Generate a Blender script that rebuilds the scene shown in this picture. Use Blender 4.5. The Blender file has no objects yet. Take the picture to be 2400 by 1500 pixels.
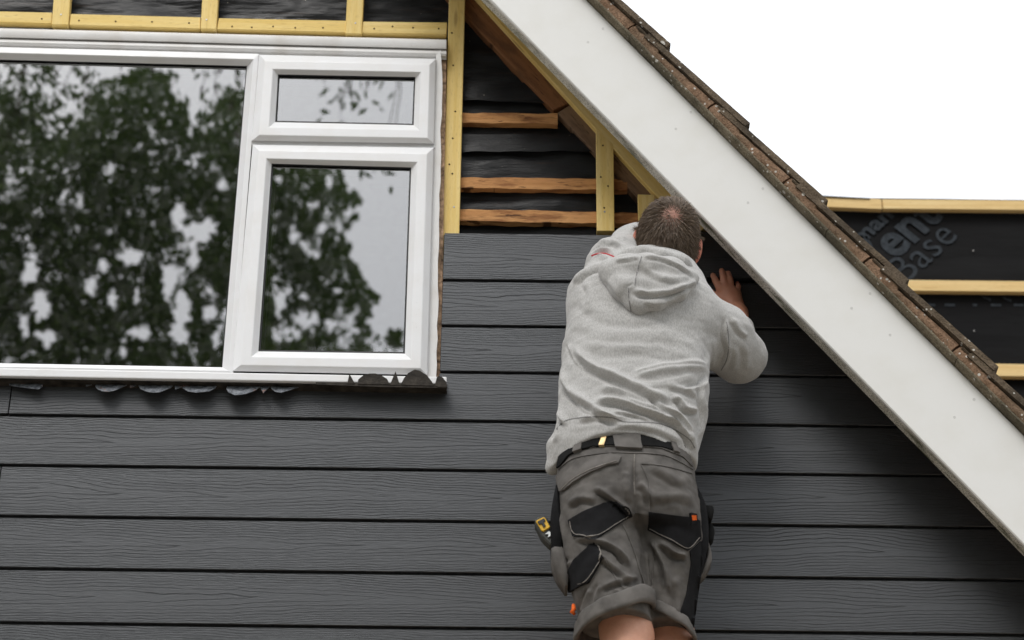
import bpy, bmesh, math, random
import numpy as np
from mathutils import Vector, Matrix, noise as mnoise
from mathutils.bvhtree import BVHTree
random.seed(7); RNG = np.random.default_rng(7)
S = bpy.context.scene
COL = S.collection

# ------------------------------------------------------------------ camera
PITCH = math.atan(0.612); ROLL = 0.0125
FPX = 85.0 * 2400 / 36.0
CAM = Vector((0.0, -6.5 * math.cos(PITCH), 1.6))
r0 = Vector((1, 0, 0)); u0 = Vector((0, -math.sin(PITCH), math.cos(PITCH)))
FW = Vector((0, math.cos(PITCH), math.sin(PITCH)))
UP = u0 * math.cos(ROLL) - r0 * math.sin(ROLL)
RT = r0 * math.cos(ROLL) + u0 * math.sin(ROLL)
cam_d = bpy.data.cameras.new("camera"); cam = bpy.data.objects.new("camera", cam_d); COL.objects.link(cam)
cam.matrix_world = Matrix(((RT.x, UP.x, -FW.x, CAM.x), (RT.y, UP.y, -FW.y, CAM.y), (RT.z, UP.z, -FW.z, CAM.z), (0, 0, 0, 1)))
cam_d.lens = 85; cam_d.sensor_width = 36; cam_d.clip_end = 2000
cam_d.dof.use_dof = True; cam_d.dof.focus_distance = 6.25; cam_d.dof.aperture_fstop = 4.3
S.camera = cam
S.render.resolution_x = 1024; S.render.resolution_y = 640
S.view_settings.view_transform = 'Standard'; S.view_settings.look = 'None'
S.view_settings.gamma = 1.0; S.view_settings.use_curve_mapping = False
S.view_settings.exposure = 0.06
S.cycles.use_denoising = True
S.cycles.max_bounces = 5; S.cycles.diffuse_bounces = 3; S.cycles.glossy_bounces = 3; S.cycles.transparent_max_bounces = 8
S.cycles.use_adaptive_sampling = True; S.cycles.adaptive_threshold = 0.02

# ------------------------------------------------------------------ world: bright overcast
wd = bpy.data.worlds.new("World"); S.world = wd; wd.use_nodes = True
wt = wd.node_tree; wt.nodes.clear()
def wn(t, **k):
    n = wt.nodes.new(t)
    for a, b in k.items(): setattr(n, a, b)
    return n
SUN_EL, SUN_AZ = math.radians(51), math.radians(204)      # azimuth from +Y, clockwise
sky = wn('ShaderNodeTexSky', sky_type='NISHITA'); sky.sun_disc = False
sky.sun_elevation = SUN_EL; sky.sun_rotation = SUN_AZ; sky.dust_density = 4.0; sky.air_density = 1.0
hs = wn('ShaderNodeHueSaturation'); hs.inputs['Saturation'].default_value = 0.35
bg1 = wn('ShaderNodeBackground'); bg1.inputs['Strength'].default_value = 0.05
tc = wn('ShaderNodeTexCoord'); sx = wn('ShaderNodeSeparateXYZ')
mr = wn('ShaderNodeMapRange'); mr.inputs['From Min'].default_value = 0; mr.inputs['From Max'].default_value = 1
mr.inputs['To Min'].default_value = 0.40; mr.inputs['To Max'].default_value = 1.6   # overcast: zenith three times the horizon
cl = wn('ShaderNodeTexNoise'); cl.inputs['Scale'].default_value = 2.2; cl.inputs['Detail'].default_value = 4
clm = wn('ShaderNodeMapRange'); clm.inputs['To Min'].default_value = 0.86; clm.inputs['To Max'].default_value = 1.14
mul = wn('ShaderNodeMath', operation='MULTIPLY')
bg2 = wn('ShaderNodeBackground'); bg2.inputs['Color'].default_value = (0.945, 0.972, 1.0, 1)
ads = wn('ShaderNodeAddShader'); wo = wn('ShaderNodeOutputWorld')
L = wt.links.new
L(sky.outputs[0], hs.inputs['Color']); L(hs.outputs[0], bg1.inputs['Color'])
L(tc.outputs['Generated'], sx.inputs[0]); L(sx.outputs['Z'], mr.inputs['Value'])
L(tc.outputs['Generated'], cl.inputs['Vector']); L(cl.outputs[0], clm.inputs['Value'])
L(mr.outputs[0], mul.inputs[0]); L(clm.outputs[0], mul.inputs[1]); L(mul.outputs[0], bg2.inputs['Strength'])
L(bg1.outputs[0], ads.inputs[0]); L(bg2.outputs[0], ads.inputs[1]); L(ads.outputs[0], wo.inputs['Surface'])
sl = bpy.data.lights.new("sun", 'SUN'); sl.energy = 1.2; sl.angle = math.radians(24); sl.color = (1.0, 0.97, 0.93)
sun = bpy.data.objects.new("sun", sl); COL.objects.link(sun)
sd = Vector((math.sin(SUN_AZ) * math.cos(SUN_EL), math.cos(SUN_AZ) * math.cos(SUN_EL), math.sin(SUN_EL)))
sun.rotation_euler = sd.to_track_quat('Z', 'Y').to_euler(); sun.location = (0, -10, 20)

# ------------------------------------------------------------------ pixel -> place
def P(px, py, Y):
    d = FW * FPX + RT * (px - 1200) - UP * (py - 750)
    t = (Y - CAM.y) / d.y
    return CAM + d * t
def PR(px, py, Y, Yg=0.02):
    """what pixel (px,py) sees mirrored in a pane at depth Yg, at depth Y behind the camera"""
    p = P(px, py, 2 * Yg - Y); return Vector((p.x, Y, p.z))
def PX(v):
    d = v - CAM; z = d.dot(FW)
    return (1200 + FPX * d.dot(RT) / z, 750 - FPX * d.dot(UP) / z)

# ------------------------------------------------------------------ object helpers
WM = {}
def tag(o, label=None, cat=None, group=None, kind=None):
    if label: o['label'] = label
    if cat: o['category'] = cat
    if group: o['group'] = group
    if kind: o['kind'] = kind
    return o
def link(o, parent=None, M=None):
    M = M or Matrix.Identity(4)
    COL.objects.link(o)
    if parent is not None:
        o.parent = parent; o.matrix_parent_inverse = WM[parent.name].inverted()
    o.matrix_basis = M; WM[o.name] = M
    return o
def empty(name, loc, parent=None):
    o = bpy.data.objects.new(name, None); o.empty_display_size = 0.2
    return link(o, parent, Matrix.Translation(loc))
def add(name, verts, faces, mat, parent=None, smooth=False, M=None, bevel=0, auto=None, segs=1):
    me = bpy.data.meshes.new(name)
    if M is not None:
        Mi = M.inverted(); verts = [Mi @ Vector(v) for v in verts]
    me.from_pydata([tuple(v) for v in verts], [], faces)
    bm = bmesh.new(); bm.from_mesh(me)
    bmesh.ops.recalc_face_normals(bm, faces=bm.faces)
    if bevel:
        bmesh.ops.bevel(bm, geom=list(bm.edges), offset=bevel, segments=segs, affect='EDGES', profile=0.6, clamp_overlap=True)
    bm.to_mesh(me); bm.free()
    if smooth: me.shade_smooth()
    if auto: me.shade_smooth(); me.set_sharp_from_angle(angle=math.radians(auto))
    if mat: me.materials.append(mat)
    return link(bpy.data.objects.new(name, me), parent, M)
def addnp(name, V, Fc, mat, parent=None, smooth=True, M=None):
    me = bpy.data.meshes.new(name); V = np.asarray(V, dtype=np.float64)
    if M is not None:
        Mi = np.array(M.inverted()); V = V @ Mi[:3, :3].T + Mi[:3, 3]
    Fc = np.asarray(Fc); k = Fc.shape[1]
    me.vertices.add(len(V)); me.vertices.foreach_set('co', V.astype(np.float32).ravel())
    me.loops.add(Fc.size); me.loops.foreach_set('vertex_index', Fc.astype(np.int32).ravel())
    me.polygons.add(len(Fc)); me.polygons.foreach_set('loop_start', np.arange(0, Fc.size, k, dtype=np.int32))
    me.update(calc_edges=True); me.validate()
    if smooth: me.shade_smooth()
    if mat: me.materials.append(mat)
    return link(bpy.data.objects.new(name, me), parent, M)
def frame_of(o, x):
    x = Vector(x).normalized(); y = Vector((0, 1, 0)); y = (y - x * y.dot(x)).normalized(); z = x.cross(y)
    return Matrix(((x.x, y.x, z.x, o[0]), (x.y, y.y, z.y, o[1]), (x.z, y.z, z.z, o[2]), (0, 0, 0, 1)))
def prism(name, pts, thick, mat, parent, bevel=0.0015, xdir=None, extra=None):
    """polygon of world points (front face) pushed back by thick along +Y"""
    pts = [Vector(p) for p in pts]; n = len(pts)
    v = pts + [p + Vector((0, thick, 0)) for p in pts]
    f = [list(range(n)), list(range(2 * n - 1, n - 1, -1))] + [[i, (i + 1) % n, n + (i + 1) % n, n + i] for i in range(n)]
    if extra:
        ev, ef = extra; b = len(v); v += ev; f += [[b + i for i in q] for q in ef]
    c = sum(pts, Vector()) / n
    x = Vector(xdir) if xdir is not None else Vector((1, 0, 0))
    return add(name, v, f, mat, parent, M=frame_of(c, x), bevel=bevel)
def quad(name, q, Y, thick, mat, parent, bevel=0.0015, along=None):
    """q: four picture points of the front face, taken at depth Y; local x runs along the longer side"""
    w = [P(a, b, Y) for a, b in q]
    e1 = (w[1] + w[2] - w[0] - w[3]); e2 = (w[2] + w[3] - w[0] - w[1])
    return prism(name, w, thick, mat, parent, bevel, e1 if e1.length > e2.length else e2)
def bar(name, a, b, width, thick, mat, parent, bevel=0.0015):
    a, b = Vector(a), Vector(b); d = (b - a).normalized(); n = Vector((-d.z, 0, d.x)) * width / 2
    return prism(name, [a - n, b - n, b + n, a + n], thick, mat, parent, bevel, d)
def box(name, lo, hi, mat, parent=None, bevel=0.0, M=None):
    x0, y0, z0 = lo; x1, y1, z1 = hi
    v = [(x0, y0, z0), (x1, y0, z0), (x1, y1, z0), (x0, y1, z0), (x0, y0, z1), (x1, y0, z1), (x1, y1, z1), (x0, y1, z1)]
    f = [(0, 1, 2, 3), (4, 5, 6, 7), (0, 1, 5, 4), (1, 2, 6, 5), (2, 3, 7, 6), (3, 0, 4, 7)]
    return add(name, v, f, mat, parent, bevel=bevel, M=M)
def boxvf(lo, hi):
    x0, y0, z0 = lo; x1, y1, z1 = hi
    return ([Vector(v) for v in ((x0, y0, z0), (x1, y0, z0), (x1, y1, z0), (x0, y1, z0), (x0, y0, z1), (x1, y0, z1), (x1, y1, z1), (x0, y1, z1))],
            [[0, 3, 2, 1], [4, 5, 6, 7], [0, 1, 5, 4], [1, 2, 6, 5], [2, 3, 7, 6], [3, 0, 4, 7]])
def tube(pts, rad, n=8, cap=True):
    """verts, quad-ish faces of a tapered tube"""
    pts = [Vector(p) for p in pts]; V = []; Fc = []
    for i, p in enumerate(pts):
        t = (pts[min(i + 1, len(pts) - 1)] - pts[max(i - 1, 0)]).normalized()
        a = t.orthogonal().normalized(); b = t.cross(a)
        if i:   # keep twist low
            a = (pa - t * pa.dot(t)).normalized(); b = t.cross(a)
        pa = a
        for k in range(n):
            an = 2 * math.pi * k / n; V.append(p + (a * math.cos(an) + b * math.sin(an)) * rad[i])
    for i in range(len(pts) - 1):
        for k in range(n):
            Fc.append([i * n + k, i * n + (k + 1) % n, (i + 1) * n + (k + 1) % n, (i + 1) * n + k])
    if cap:
        Fc.append(list(range(n))[::-1]); Fc.append([(len(pts) - 1) * n + k for k in range(n)])
    return V, Fc

# ------------------------------------------------------------------ material helpers
class N:
    def __init__(s, name, rough=0.6, spec=0.5):
        s.m = bpy.data.materials.new(name); s.m.use_nodes = True; s.t = s.m.node_tree
        s.b = s.t.nodes['Principled BSDF']; s.b.inputs['Roughness'].default_value = rough
        s.b.inputs['Specular IOR Level'].default_value = spec
        s.tc = s.t.nodes.new('ShaderNodeTexCoord'); s.oi = None
    def set(s, k, v):
        if isinstance(v, bpy.types.NodeSocket): s.t.links.new(v, s.b.inputs[k])
        else: s.b.inputs[k].default_value = (*v, 1) if isinstance(v, tuple) and len(v) == 3 and s.b.inputs[k].type == 'RGBA' else v
        return s
    def _in(s, sock, v):
        if isinstance(v, bpy.types.NodeSocket): s.t.links.new(v, sock)
        else: sock.default_value = (*v, 1) if isinstance(v, tuple) and len(v) == 3 and sock.type == 'RGBA' else v
    def obj(s): return s.tc.outputs['Object']
    def rnd(s):
        if not s.oi: s.oi = s.t.nodes.new('ShaderNodeObjectInfo')
        return s.oi.outputs['Random']
    def math(s, op, a, b=0.0, c=0.0):
        n = s.t.nodes.new('ShaderNodeMath'); n.operation = op
        s._in(n.inputs[0], a); s._in(n.inputs[1], b); s._in(n.inputs[2], c); return n.outputs[0]
    def vec(s, x, y, z):
        n = s.t.nodes.new('ShaderNodeCombineXYZ')
        for i, q in enumerate((x, y, z)): s._in(n.inputs[i], q)
        return n.outputs[0]
    def sep(s, v):
        n = s.t.nodes.new('ShaderNodeSeparateXYZ'); s._in(n.inputs[0], v); return n.outputs
    def vmul(s, v, k):
        n = s.t.nodes.new('ShaderNodeVectorMath'); n.operation = 'MULTIPLY'; s._in(n.inputs[0], v); n.inputs[1].default_value = k; return n.outputs[0]
    def vadd(s, v, k):
        n = s.t.nodes.new('ShaderNodeVectorMath'); n.operation = 'ADD'; s._in(n.inputs[0], v); s._in(n.inputs[1], k); return n.outputs[0]
    def noise(s, v, scale=5.0, detail=3.0, rough=0.55, dist=0.0):
        n = s.t.nodes.new('ShaderNodeTexNoise'); s._in(n.inputs['Vector'], v); n.inputs['Scale'].default_value = scale
        n.inputs['Detail'].default_value = detail; n.inputs['Roughness'].default_value = rough; n.inputs['Distortion'].default_value = dist
        return n.outputs[0]
    def voro(s, v, scale=5.0, feature='F1', rnd=1.0):
        n = s.t.nodes.new('ShaderNodeTexVoronoi'); n.feature = feature; s._in(n.inputs['Vector'], v); n.inputs['Scale'].default_value = scale
        n.inputs['Randomness'].default_value = rnd; return n.outputs
    def rng(s, v, a, b, c=0.0, d=1.0, smooth=False):
        n = s.t.nodes.new('ShaderNodeMapRange'); n.interpolation_type = 'SMOOTHSTEP' if smooth else 'LINEAR'
        s._in(n.inputs[0], v); s._in(n.inputs[1], a); s._in(n.inputs[2], b); s._in(n.inputs[3], c); s._in(n.inputs[4], d); return n.outputs[0]
    def mix(s, f, a, b, mode='MIX'):
        n = s.t.nodes.new('ShaderNodeMix'); n.data_type = 'RGBA'; n.blend_type = mode
        s._in(n.inputs[0], f); s._in(n.inputs[6], a); s._in(n.inputs[7], b); return n.outputs[2]
    def bump(s, h, strength=0.3, dist=0.01):
        n = s.t.nodes.new('ShaderNodeBump'); n.inputs['Strength'].default_value = strength; n.inputs['Distance'].default_value = dist
        s._in(n.inputs['Height'], h); s.t.links.new(n.outputs[0], s.b.inputs['Normal']); return s
    def attr(s, name):
        n = s.t.nodes.new('ShaderNodeAttribute'); n.attribute_name = name; return n.outputs

def m_cladding():
    m = N('charcoal_composite_board', 0.5, 0.8)
    x, y, z = m.sep(m.obj()); r = m.rnd()
    u = m.math('ADD', x, m.math('MULTIPLY', r, 7.3))
    v = m.math('DIVIDE', z, 0.142)
    n1 = m.noise(m.vec(m.math('MULTIPLY', u, 1.6), m.math('MULTIPLY', r, 40.0), m.math('MULTIPLY', v, 0.9)), 1.0, 2.0)
    n2 = m.noise(m.vec(m.math('MULTIPLY', u, 6.5), m.math('MULTIPLY', r, 40.0), m.math('MULTIPLY', v, 1.8)), 1.0, 2.0)
    vc = m.math('ADD', v, m.math('ADD', m.math('MULTIPLY_ADD', n1, 0.40, -0.20), m.math('MULTIPLY_ADD', n2, 0.15, -0.075)))
    av = m.math('ABSOLUTE', vc)
    g = m.math('MULTIPLY', m.math('POWER', av, 1.3), 20.0)
    F = m.math('ADD', m.math('MULTIPLY', u, 3.0), g)
    F = m.math('ADD', F, m.math('MULTIPLY', n1, 2.2))
    fr = m.math('ABSOLUTE', m.math('SUBTRACT', m.math('FRACT', F), 0.5))
    thr = m.math('ADD', 0.024, m.math('MULTIPLY', m.math('POWER', av, 0.4), 0.15))
    ln = m.rng(fr, m.math('MULTIPLY', thr, 0.45), thr, 1.0, 0.0, True)
    wv = m.noise(m.vec(m.math('MULTIPLY', u, 2.0), m.math('MULTIPLY', r, 90.0), m.math('MULTIPLY', v, 6.0)), 1.0, 2.0)
    ln = m.math('MULTIPLY', ln, m.rng(wv, 0.36, 0.6, 0.25, 1.0))
    fine = m.noise(m.vec(m.math('MULTIPLY', u, 40.0), m.math('MULTIPLY', r, 9.0), m.math('MULTIPLY', z, 420.0)), 1.0, 3.0)
    blot = m.noise(m.vec(m.math('MULTIPLY', u, 2.2), m.math('MULTIPLY', r, 9.0), m.math('MULTIPLY', v, 1.2)), 1.0, 3.0)
    base = m.mix(m.rng(blot, 0.3, 0.7), (0.027, 0.0278, 0.030), (0.038, 0.039, 0.0415))
    base = m.mix(m.rng(fine, 0.35, 0.7, 0, 0.6), base, (0.015, 0.0155, 0.017))
    base = m.mix(m.math('MULTIPLY', ln, 0.62), base, (0.008, 0.008, 0.0085))
    m.set('Specular Tint', (0.93, 0.96, 1.0)); m.set('Base Color', base)
    h = m.math('SUBTRACT', m.math('MULTIPLY', fine, 0.35), ln)
    m.bump(h, 0.8, 0.002); m.set('Roughness', m.math('ADD', m.rng(blot, 0.3, 0.7, 0.42, 0.52), m.math('MULTIPLY', ln, 0.35))); return m.m
def m_wood(name, c1, c2, dark, rough=0.65, grain=60.0, knots=0.5, bump=0.25, blotch=None):
    m = N(name, rough, 0.3); o = m.obj(); r = m.rnd()
    off = m.vec(m.math('MULTIPLY', r, 31.0), m.math('MULTIPLY', r, 17.0), m.math('MULTIPLY', r, 5.0))
    q = m.vadd(o, off)
    st = m.noise(m.vmul(q, (2.5, grain, grain)), 1.0, 4.0, 0.6, 0.4)
    lo = m.noise(m.vmul(q, (3.0, 14, 14)), 1.0, 2.0)
    col = m.mix(m.rng(st, 0.32, 0.68), c1, c2)
    col = m.mix(m.rng(lo, 0.35, 0.75, 0, 0.5), col, c1)
    k = m.voro(m.vmul(q, (4.0, 22, 22)), 1.0)[0]
    kn = m.rng(k, 0.06, 0.17, knots, 0.0, True)
    col = m.mix(kn, col, dark)
    fi = m.noise(m.vmul(q, (40, 260, 260)), 1.0, 2.0)
    col = m.mix(m.rng(fi, 0.55, 0.8, 0, 0.35), col, dark)
    if blotch:
        bl = m.noise(m.vmul(q, (9, 30, 30)), 1.0, 4.0)
        col = m.mix(m.rng(bl, 0.5, 0.66, 0, 0.8), col, blotch)
        ck = m.noise(m.vmul(q, (14, 1, 160)), 1.0, 3.0, 0.6, 0.6); col = m.mix(m.rng(ck, 0.60, 0.66, 0, 0.85), col, dark)
    m.set('Base Color', col)
    m.bump(m.math('ADD', m.math('MULTIPLY', st, 0.7), fi), bump, 0.0015); return m.m
def m_upvc(name='white_upvc', c=(0.79, 0.79, 0.80), dirt=(0.62, 0.57, 0.50), amount=0.35):
    m = N(name, 0.32, 0.45); o = m.obj()
    n1 = m.noise(o, 9.0, 4.0); n2 = m.noise(o, 220.0, 2.0)
    col = m.mix(m.rng(n1, 0.45, 0.85, 0, amount), c, dirt)
    col = m.mix(m.rng(n2, 0.70, 0.78, 0, 0.6 * amount), col, (0.30, 0.25, 0.2))
    m.set('Base Color', col); m.set('Roughness', m.rng(n1, 0.3, 0.7, 0.28, 0.42)); m.bump(n1, 0.03, 0.004); return m.m
def m_plain(name, c, rough=0.6, spec=0.4, var=0.25, scale=30.0, bump=0.1, bs=200.0, metal=0.0):
    m = N(name, rough, spec); o = m.obj(); n1 = m.noise(o, scale, 4.0); n2 = m.noise(o, bs, 2.0)
    d = tuple(x * (1 - var) for x in c); l = tuple(min(1, x * (1 + var)) for x in c)
    m.set('Base Color', m.mix(m.rng(n1, 0.3, 0.7), d, l)); m.set('Metallic', metal)
    if bump: m.bump(n2, bump, 0.002)
    return m.m
M_CLAD = m_cladding()
M_YEL = m_wood('treated_yellow_batten', (0.78, 0.55, 0.165), (0.90, 0.71, 0.32), (0.32, 0.17, 0.045), knots=0.55)
M_PALE = m_wood('new_roof_batten', (0.70, 0.48, 0.20), (0.82, 0.63, 0.32), (0.40, 0.22, 0.07), knots=0.2)
M_OLD = m_wood('old_orange_batten', (0.50, 0.235, 0.085), (0.68, 0.37, 0.155), (0.06, 0.022, 0.009), 0.8, 70, 0.7, 0.6, (0.22, 0.085, 0.03))
M_RAF = m_wood('aged_brown_rafter', (0.20, 0.085, 0.034), (0.29, 0.135, 0.058), (0.05, 0.02, 0.01), 0.75, 45, 0.4, 0.4, (0.12, 0.055, 0.025))
M_RAF2 = m_wood('aged_grey_brown_rafter', (0.17, 0.105, 0.062), (0.26, 0.165, 0.10), (0.05, 0.03, 0.018), 0.8, 45, 0.4, 0.4, (0.11, 0.07, 0.045))
M_END = m_wood('batten_end_grain', (0.30, 0.20, 0.10), (0.40, 0.28, 0.15), (0.15, 0.08, 0.03), 0.8)
M_PVC = m_upvc()
M_TRIM = m_upvc('aged_white_trim', (0.74, 0.73, 0.72), (0.50, 0.44, 0.38), 0.55)
M_BARGE = m_upvc('painted_barge_board', (0.735, 0.728, 0.705), (0.60, 0.58, 0.51), 0.3)

# ------------------------------------------------------------------ more materials
def m_felt():
    m = N('black_bitumen_felt', 0.4, 0.28); o = m.obj()
    w = m.noise(m.vmul(o, (4, 1, 20)), 1.0, 4.0, 0.5, 0.3); f = m.noise(m.vmul(o, (30, 1, 140)), 1.0, 3.0)
    sp = m.voro(m.vmul(o, (1, 0.02, 1)), 26.0)[0]; sp2 = m.noise(o, 130.0, 1.0)
    col = m.mix(m.rng(w, 0.35, 0.7), (0.005, 0.005, 0.0055), (0.016, 0.0165, 0.018))
    col = m.mix(m.math('MULTIPLY', m.rng(sp, 0.03, 0.05, 1, 0), m.rng(sp2, 0.5, 0.6)), col, (0.40, 0.36, 0.3))
    rust = m.noise(m.vmul(o, (3, 1, 40)), 1.0, 4.0)
    col = m.mix(m.rng(rust, 0.60, 0.75, 0, 0.5), col, (0.055, 0.028, 0.014))
    m.set('Base Color', col); m.set('Roughness', m.rng(w, 0.3, 0.7, 0.32, 0.6))
    m.bump(m.math('ADD', w, m.math('MULTIPLY', f, 0.3)), 0.55, 0.010); return m.m
M_FELT = m_felt()
def m_membrane():
    m = N('black_breather_membrane', 0.8, 0.08); o = m.obj()
    f = m.noise(m.vmul(o, (2, 1, 9)), 1.0, 4.0)
    m.set('Base Color', m.mix(m.rng(f, 0.3, 0.7), (0.008, 0.008, 0.0085), (0.014, 0.014, 0.0145)))
    m.bump(f, 0.35, 0.02); return m.m
M_MEMB = m_membrane()
M_PRINT = m_plain('grey_print', (0.038, 0.044, 0.051), 0.8, 0.08, 0.3, 60, 0)
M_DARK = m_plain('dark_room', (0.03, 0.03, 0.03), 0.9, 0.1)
M_GASK = m_plain('black_gasket', (0.010, 0.010, 0.010), 0.5, 0.3, 0.1)
M_SEAL = m_plain('brown_crumbling_mortar', (0.40, 0.27, 0.18), 0.95, 0.1, 0.75, 60, 0.9, 160)
M_ROOM = m_plain('plaster', (0.35, 0.33, 0.30), 0.9, 0.1)
def m_glass():
    m = N('window_glass', 0.0, 0.5); t = m.t
    gl = t.nodes.new('ShaderNodeBsdfGlossy'); gl.inputs['Roughness'].default_value = 0.004; gl.inputs['Color'].default_value = (0.97, 0.98, 1.0, 1)
    tr = t.nodes.new('ShaderNodeBsdfTransparent'); tr.inputs['Color'].default_value = (0.55, 0.60, 0.57, 1)
    fr = t.nodes.new('ShaderNodeFresnel'); fr.inputs['IOR'].default_value = 3.35
    bn = t.nodes.new('ShaderNodeBump'); bn.inputs['Strength'].default_value = 0.02; bn.inputs['Distance'].default_value = 0.02
    t.links.new(m.noise(m.obj(), 2.2, 1.0), bn.inputs['Height']); t.links.new(bn.outputs[0], gl.inputs['Normal'])
    mx = t.nodes.new('ShaderNodeMixShader'); t.links.new(fr.outputs[0], mx.inputs[0]); t.links.new(tr.outputs[0], mx.inputs[1]); t.links.new(gl.outputs[0], mx.inputs[2])
    # a little dust and a few dried specks
    df = t.nodes.new('ShaderNodeBsdfDiffuse'); df.inputs['Color'].default_value = (0.5, 0.5, 0.47, 1)
    sp = m.rng(m.voro(m.vmul(m.obj(), (1, 0.01, 1)), 15.0)[0], 0.018, 0.03, 0.8, 0.02); keep = m.rng(m.noise(m.obj(), 23.0, 1.0), 0.5, 0.55)
    mx2 = t.nodes.new('ShaderNodeMixShader'); t.links.new(m.math('MULTIPLY_ADD', sp, keep, 0.008), mx2.inputs[0])
    t.links.new(mx.outputs[0], mx2.inputs[1]); t.links.new(df.outputs[0], mx2.inputs[2])
    t.links.new(mx2.outputs[0], t.nodes['Material Output'].inputs['Surface']); return m.m
M_GLASS = m_glass()
def m_lead():
    m = N('weathered_lead', 0.5, 0.5); o = m.obj(); n1 = m.noise(o, 75.0, 6.0, 0.7); n2 = m.noise(m.vadd(o, m.vec(m.rnd(), m.rnd(), 0.0)), 22.0, 4.0)
    c = m.mix(m.rng(n1, 0.38, 0.68), (0.05, 0.057, 0.07), (0.30, 0.32, 0.35)); c = m.mix(m.rng(n2, 0.60, 0.68), c, (0.30, 0.14, 0.09))
    m.set('Base Color', c); m.set('Metallic', 0.25); m.bump(n1, 0.5, 0.003); return m.m
M_LEAD = m_lead()
M_LEADD = m_plain('soiled_lead_and_sill_shade', (0.032, 0.027, 0.022), 0.75, 0.2, 0.7, 35, 0.8, 120)  # dressed-up lead flaps, and the shade painted under the sill
def m_tile(name, c1, c2, c3, lich=0.5):
    m = N(name, 0.92, 0.15); g = m.t.nodes.new('ShaderNodeNewGeometry'); o = g.outputs['Position']
    n1 = m.noise(o, 22.0, 5.0); n2 = m.noise(o, 210.0, 3.0); n3 = m.noise(o, 6.0, 3.0)
    c = m.mix(m.rng(n1, 0.34, 0.66), c1, c2); c = m.mix(m.rng(n3, 0.5, 0.66, 0, 0.8), c, c3)
    c = m.mix(m.rng(n2, 0.42, 0.66, 0, 0.65), c, tuple(x * 0.35 for x in c1))
    v = m.voro(o, 55.0); size = m.noise(o, 31.0, 1.0)
    sp = m.math('MULTIPLY', m.rng(v[0], m.rng(size, 0.42, 0.75, 0.02, 0.30), m.rng(size, 0.42, 0.75, 0.08, 0.36), 1.0, 0.0), lich)
    c = m.mix(sp, c, (0.62, 0.60, 0.55)); m.set('Base Color', c)
    m.bump(m.math('ADD', n1, m.math('MULTIPLY', n2, 0.6)), 0.9, 0.006); return m.m
M_TILE = m_tile('weathered_concrete_tile', (0.115, 0.086, 0.060), (0.19, 0.145, 0.10), (0.075, 0.062, 0.048), 0.8)
M_MORT = m_tile('verge_mortar', (0.235, 0.145, 0.092), (0.34, 0.22, 0.145), (0.17, 0.12, 0.08), 0.9)
M_UNDER = m_tile('undercloak_strip', (0.16, 0.135, 0.095), (0.27, 0.23, 0.165), (0.10, 0.09, 0.065), 0.6)
def m_strip():
    m = N('mossy_grey_board_edge', 0.9, 0.1); o = m.obj()
    n1 = m.noise(o, 28.0, 4.0); n2 = m.noise(o, 240.0, 2.0); n3 = m.noise(m.vmul(o, (7, 30, 30)), 1.0, 4.0)
    c = m.mix(m.rng(n1, 0.35, 0.65), (0.55, 0.53, 0.46), (0.76, 0.74, 0.67)); c = m.mix(m.rng(n2, 0.52, 0.6, 0, 0.75), c, (0.10, 0.095, 0.08))
    c = m.mix(m.rng(n3, 0.55, 0.68, 0, 0.85), c, (0.06, 0.065, 0.025)); m.set('Base Color', c); m.bump(n2, 0.6, 0.003); return m.m
M_STRIP = m_strip()
M_NAIL = m_plain('nail_head', (0.30, 0.29, 0.27), 0.4, 0.5, 0.3, 80, 0, metal=0.8)
M_NAILW = m_plain('grey_nail_cap', (0.56, 0.55, 0.53), 0.4, 0.5, 0.2, 80, 0)
M_NAILD = m_plain('rusty_nail_hole', (0.06, 0.03, 0.015), 0.9, 0.1, 0.3, 80, 0)
M_GRASS = m_plain('gravel_yard', (0.27, 0.25, 0.22), 0.95, 0.1, 0.5, 3.0, 0.6, 40)
M_BRICK = m_plain('rendered_wall', (0.30, 0.26, 0.22), 0.95, 0.1, 0.2, 20)

# ------------------------------------------------------------------ ground
gs = 300.0
ground = add('ground', [(-gs, -gs, 0), (gs, -gs, 0), (gs, gs, 0), (-gs, gs, 0)], [(0, 1, 2, 3)], M_GRASS); tag(ground, kind='structure')

# ------------------------------------------------------------------ the house
house = empty('house', (0, 0.2, 0)); tag(house, 'gabled house being clad in charcoal boards, with white window and tiled roof edge', 'house')
YB = -0.205                                   # face of the barge board, in front of the wall
A = P(1150, 0, YB); B = P(2400, 1277, YB)
d = (B - A); d.y = 0; d.normalize(); nn = Vector((-d.z, 0, d.x))
def SL(s, n, y): q = A + d * s + nn * n; return Vector((q.x, y, q.z))      # slope frame: s down the verge, n square to it
XAP = -1.25
sA = (XAP - A.x) / d.x; sE = (2.35 - A.x) / d.x
def n_of(px, py, Y): q = P(px, py, Y) - A; return q.x * nn.x + q.z * nn.z
def s_of(px, py, Y): q = P(px, py, Y) - A; return q.x * d.x + q.z * d.z
BW = (n_of(1380, 0, YB) + n_of(1873, 500, YB) + n_of(2380, 1000, YB)) / 3
ND = 0.125                                   # underside of the roof deck above the barge's lower edge
def zroof(x, n=ND): q = A + nn * n; return q.z + (x - q.x) * d.z / d.x
def mx(v): return Vector((2 * XAP - v.x, v.y, v.z))

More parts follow.
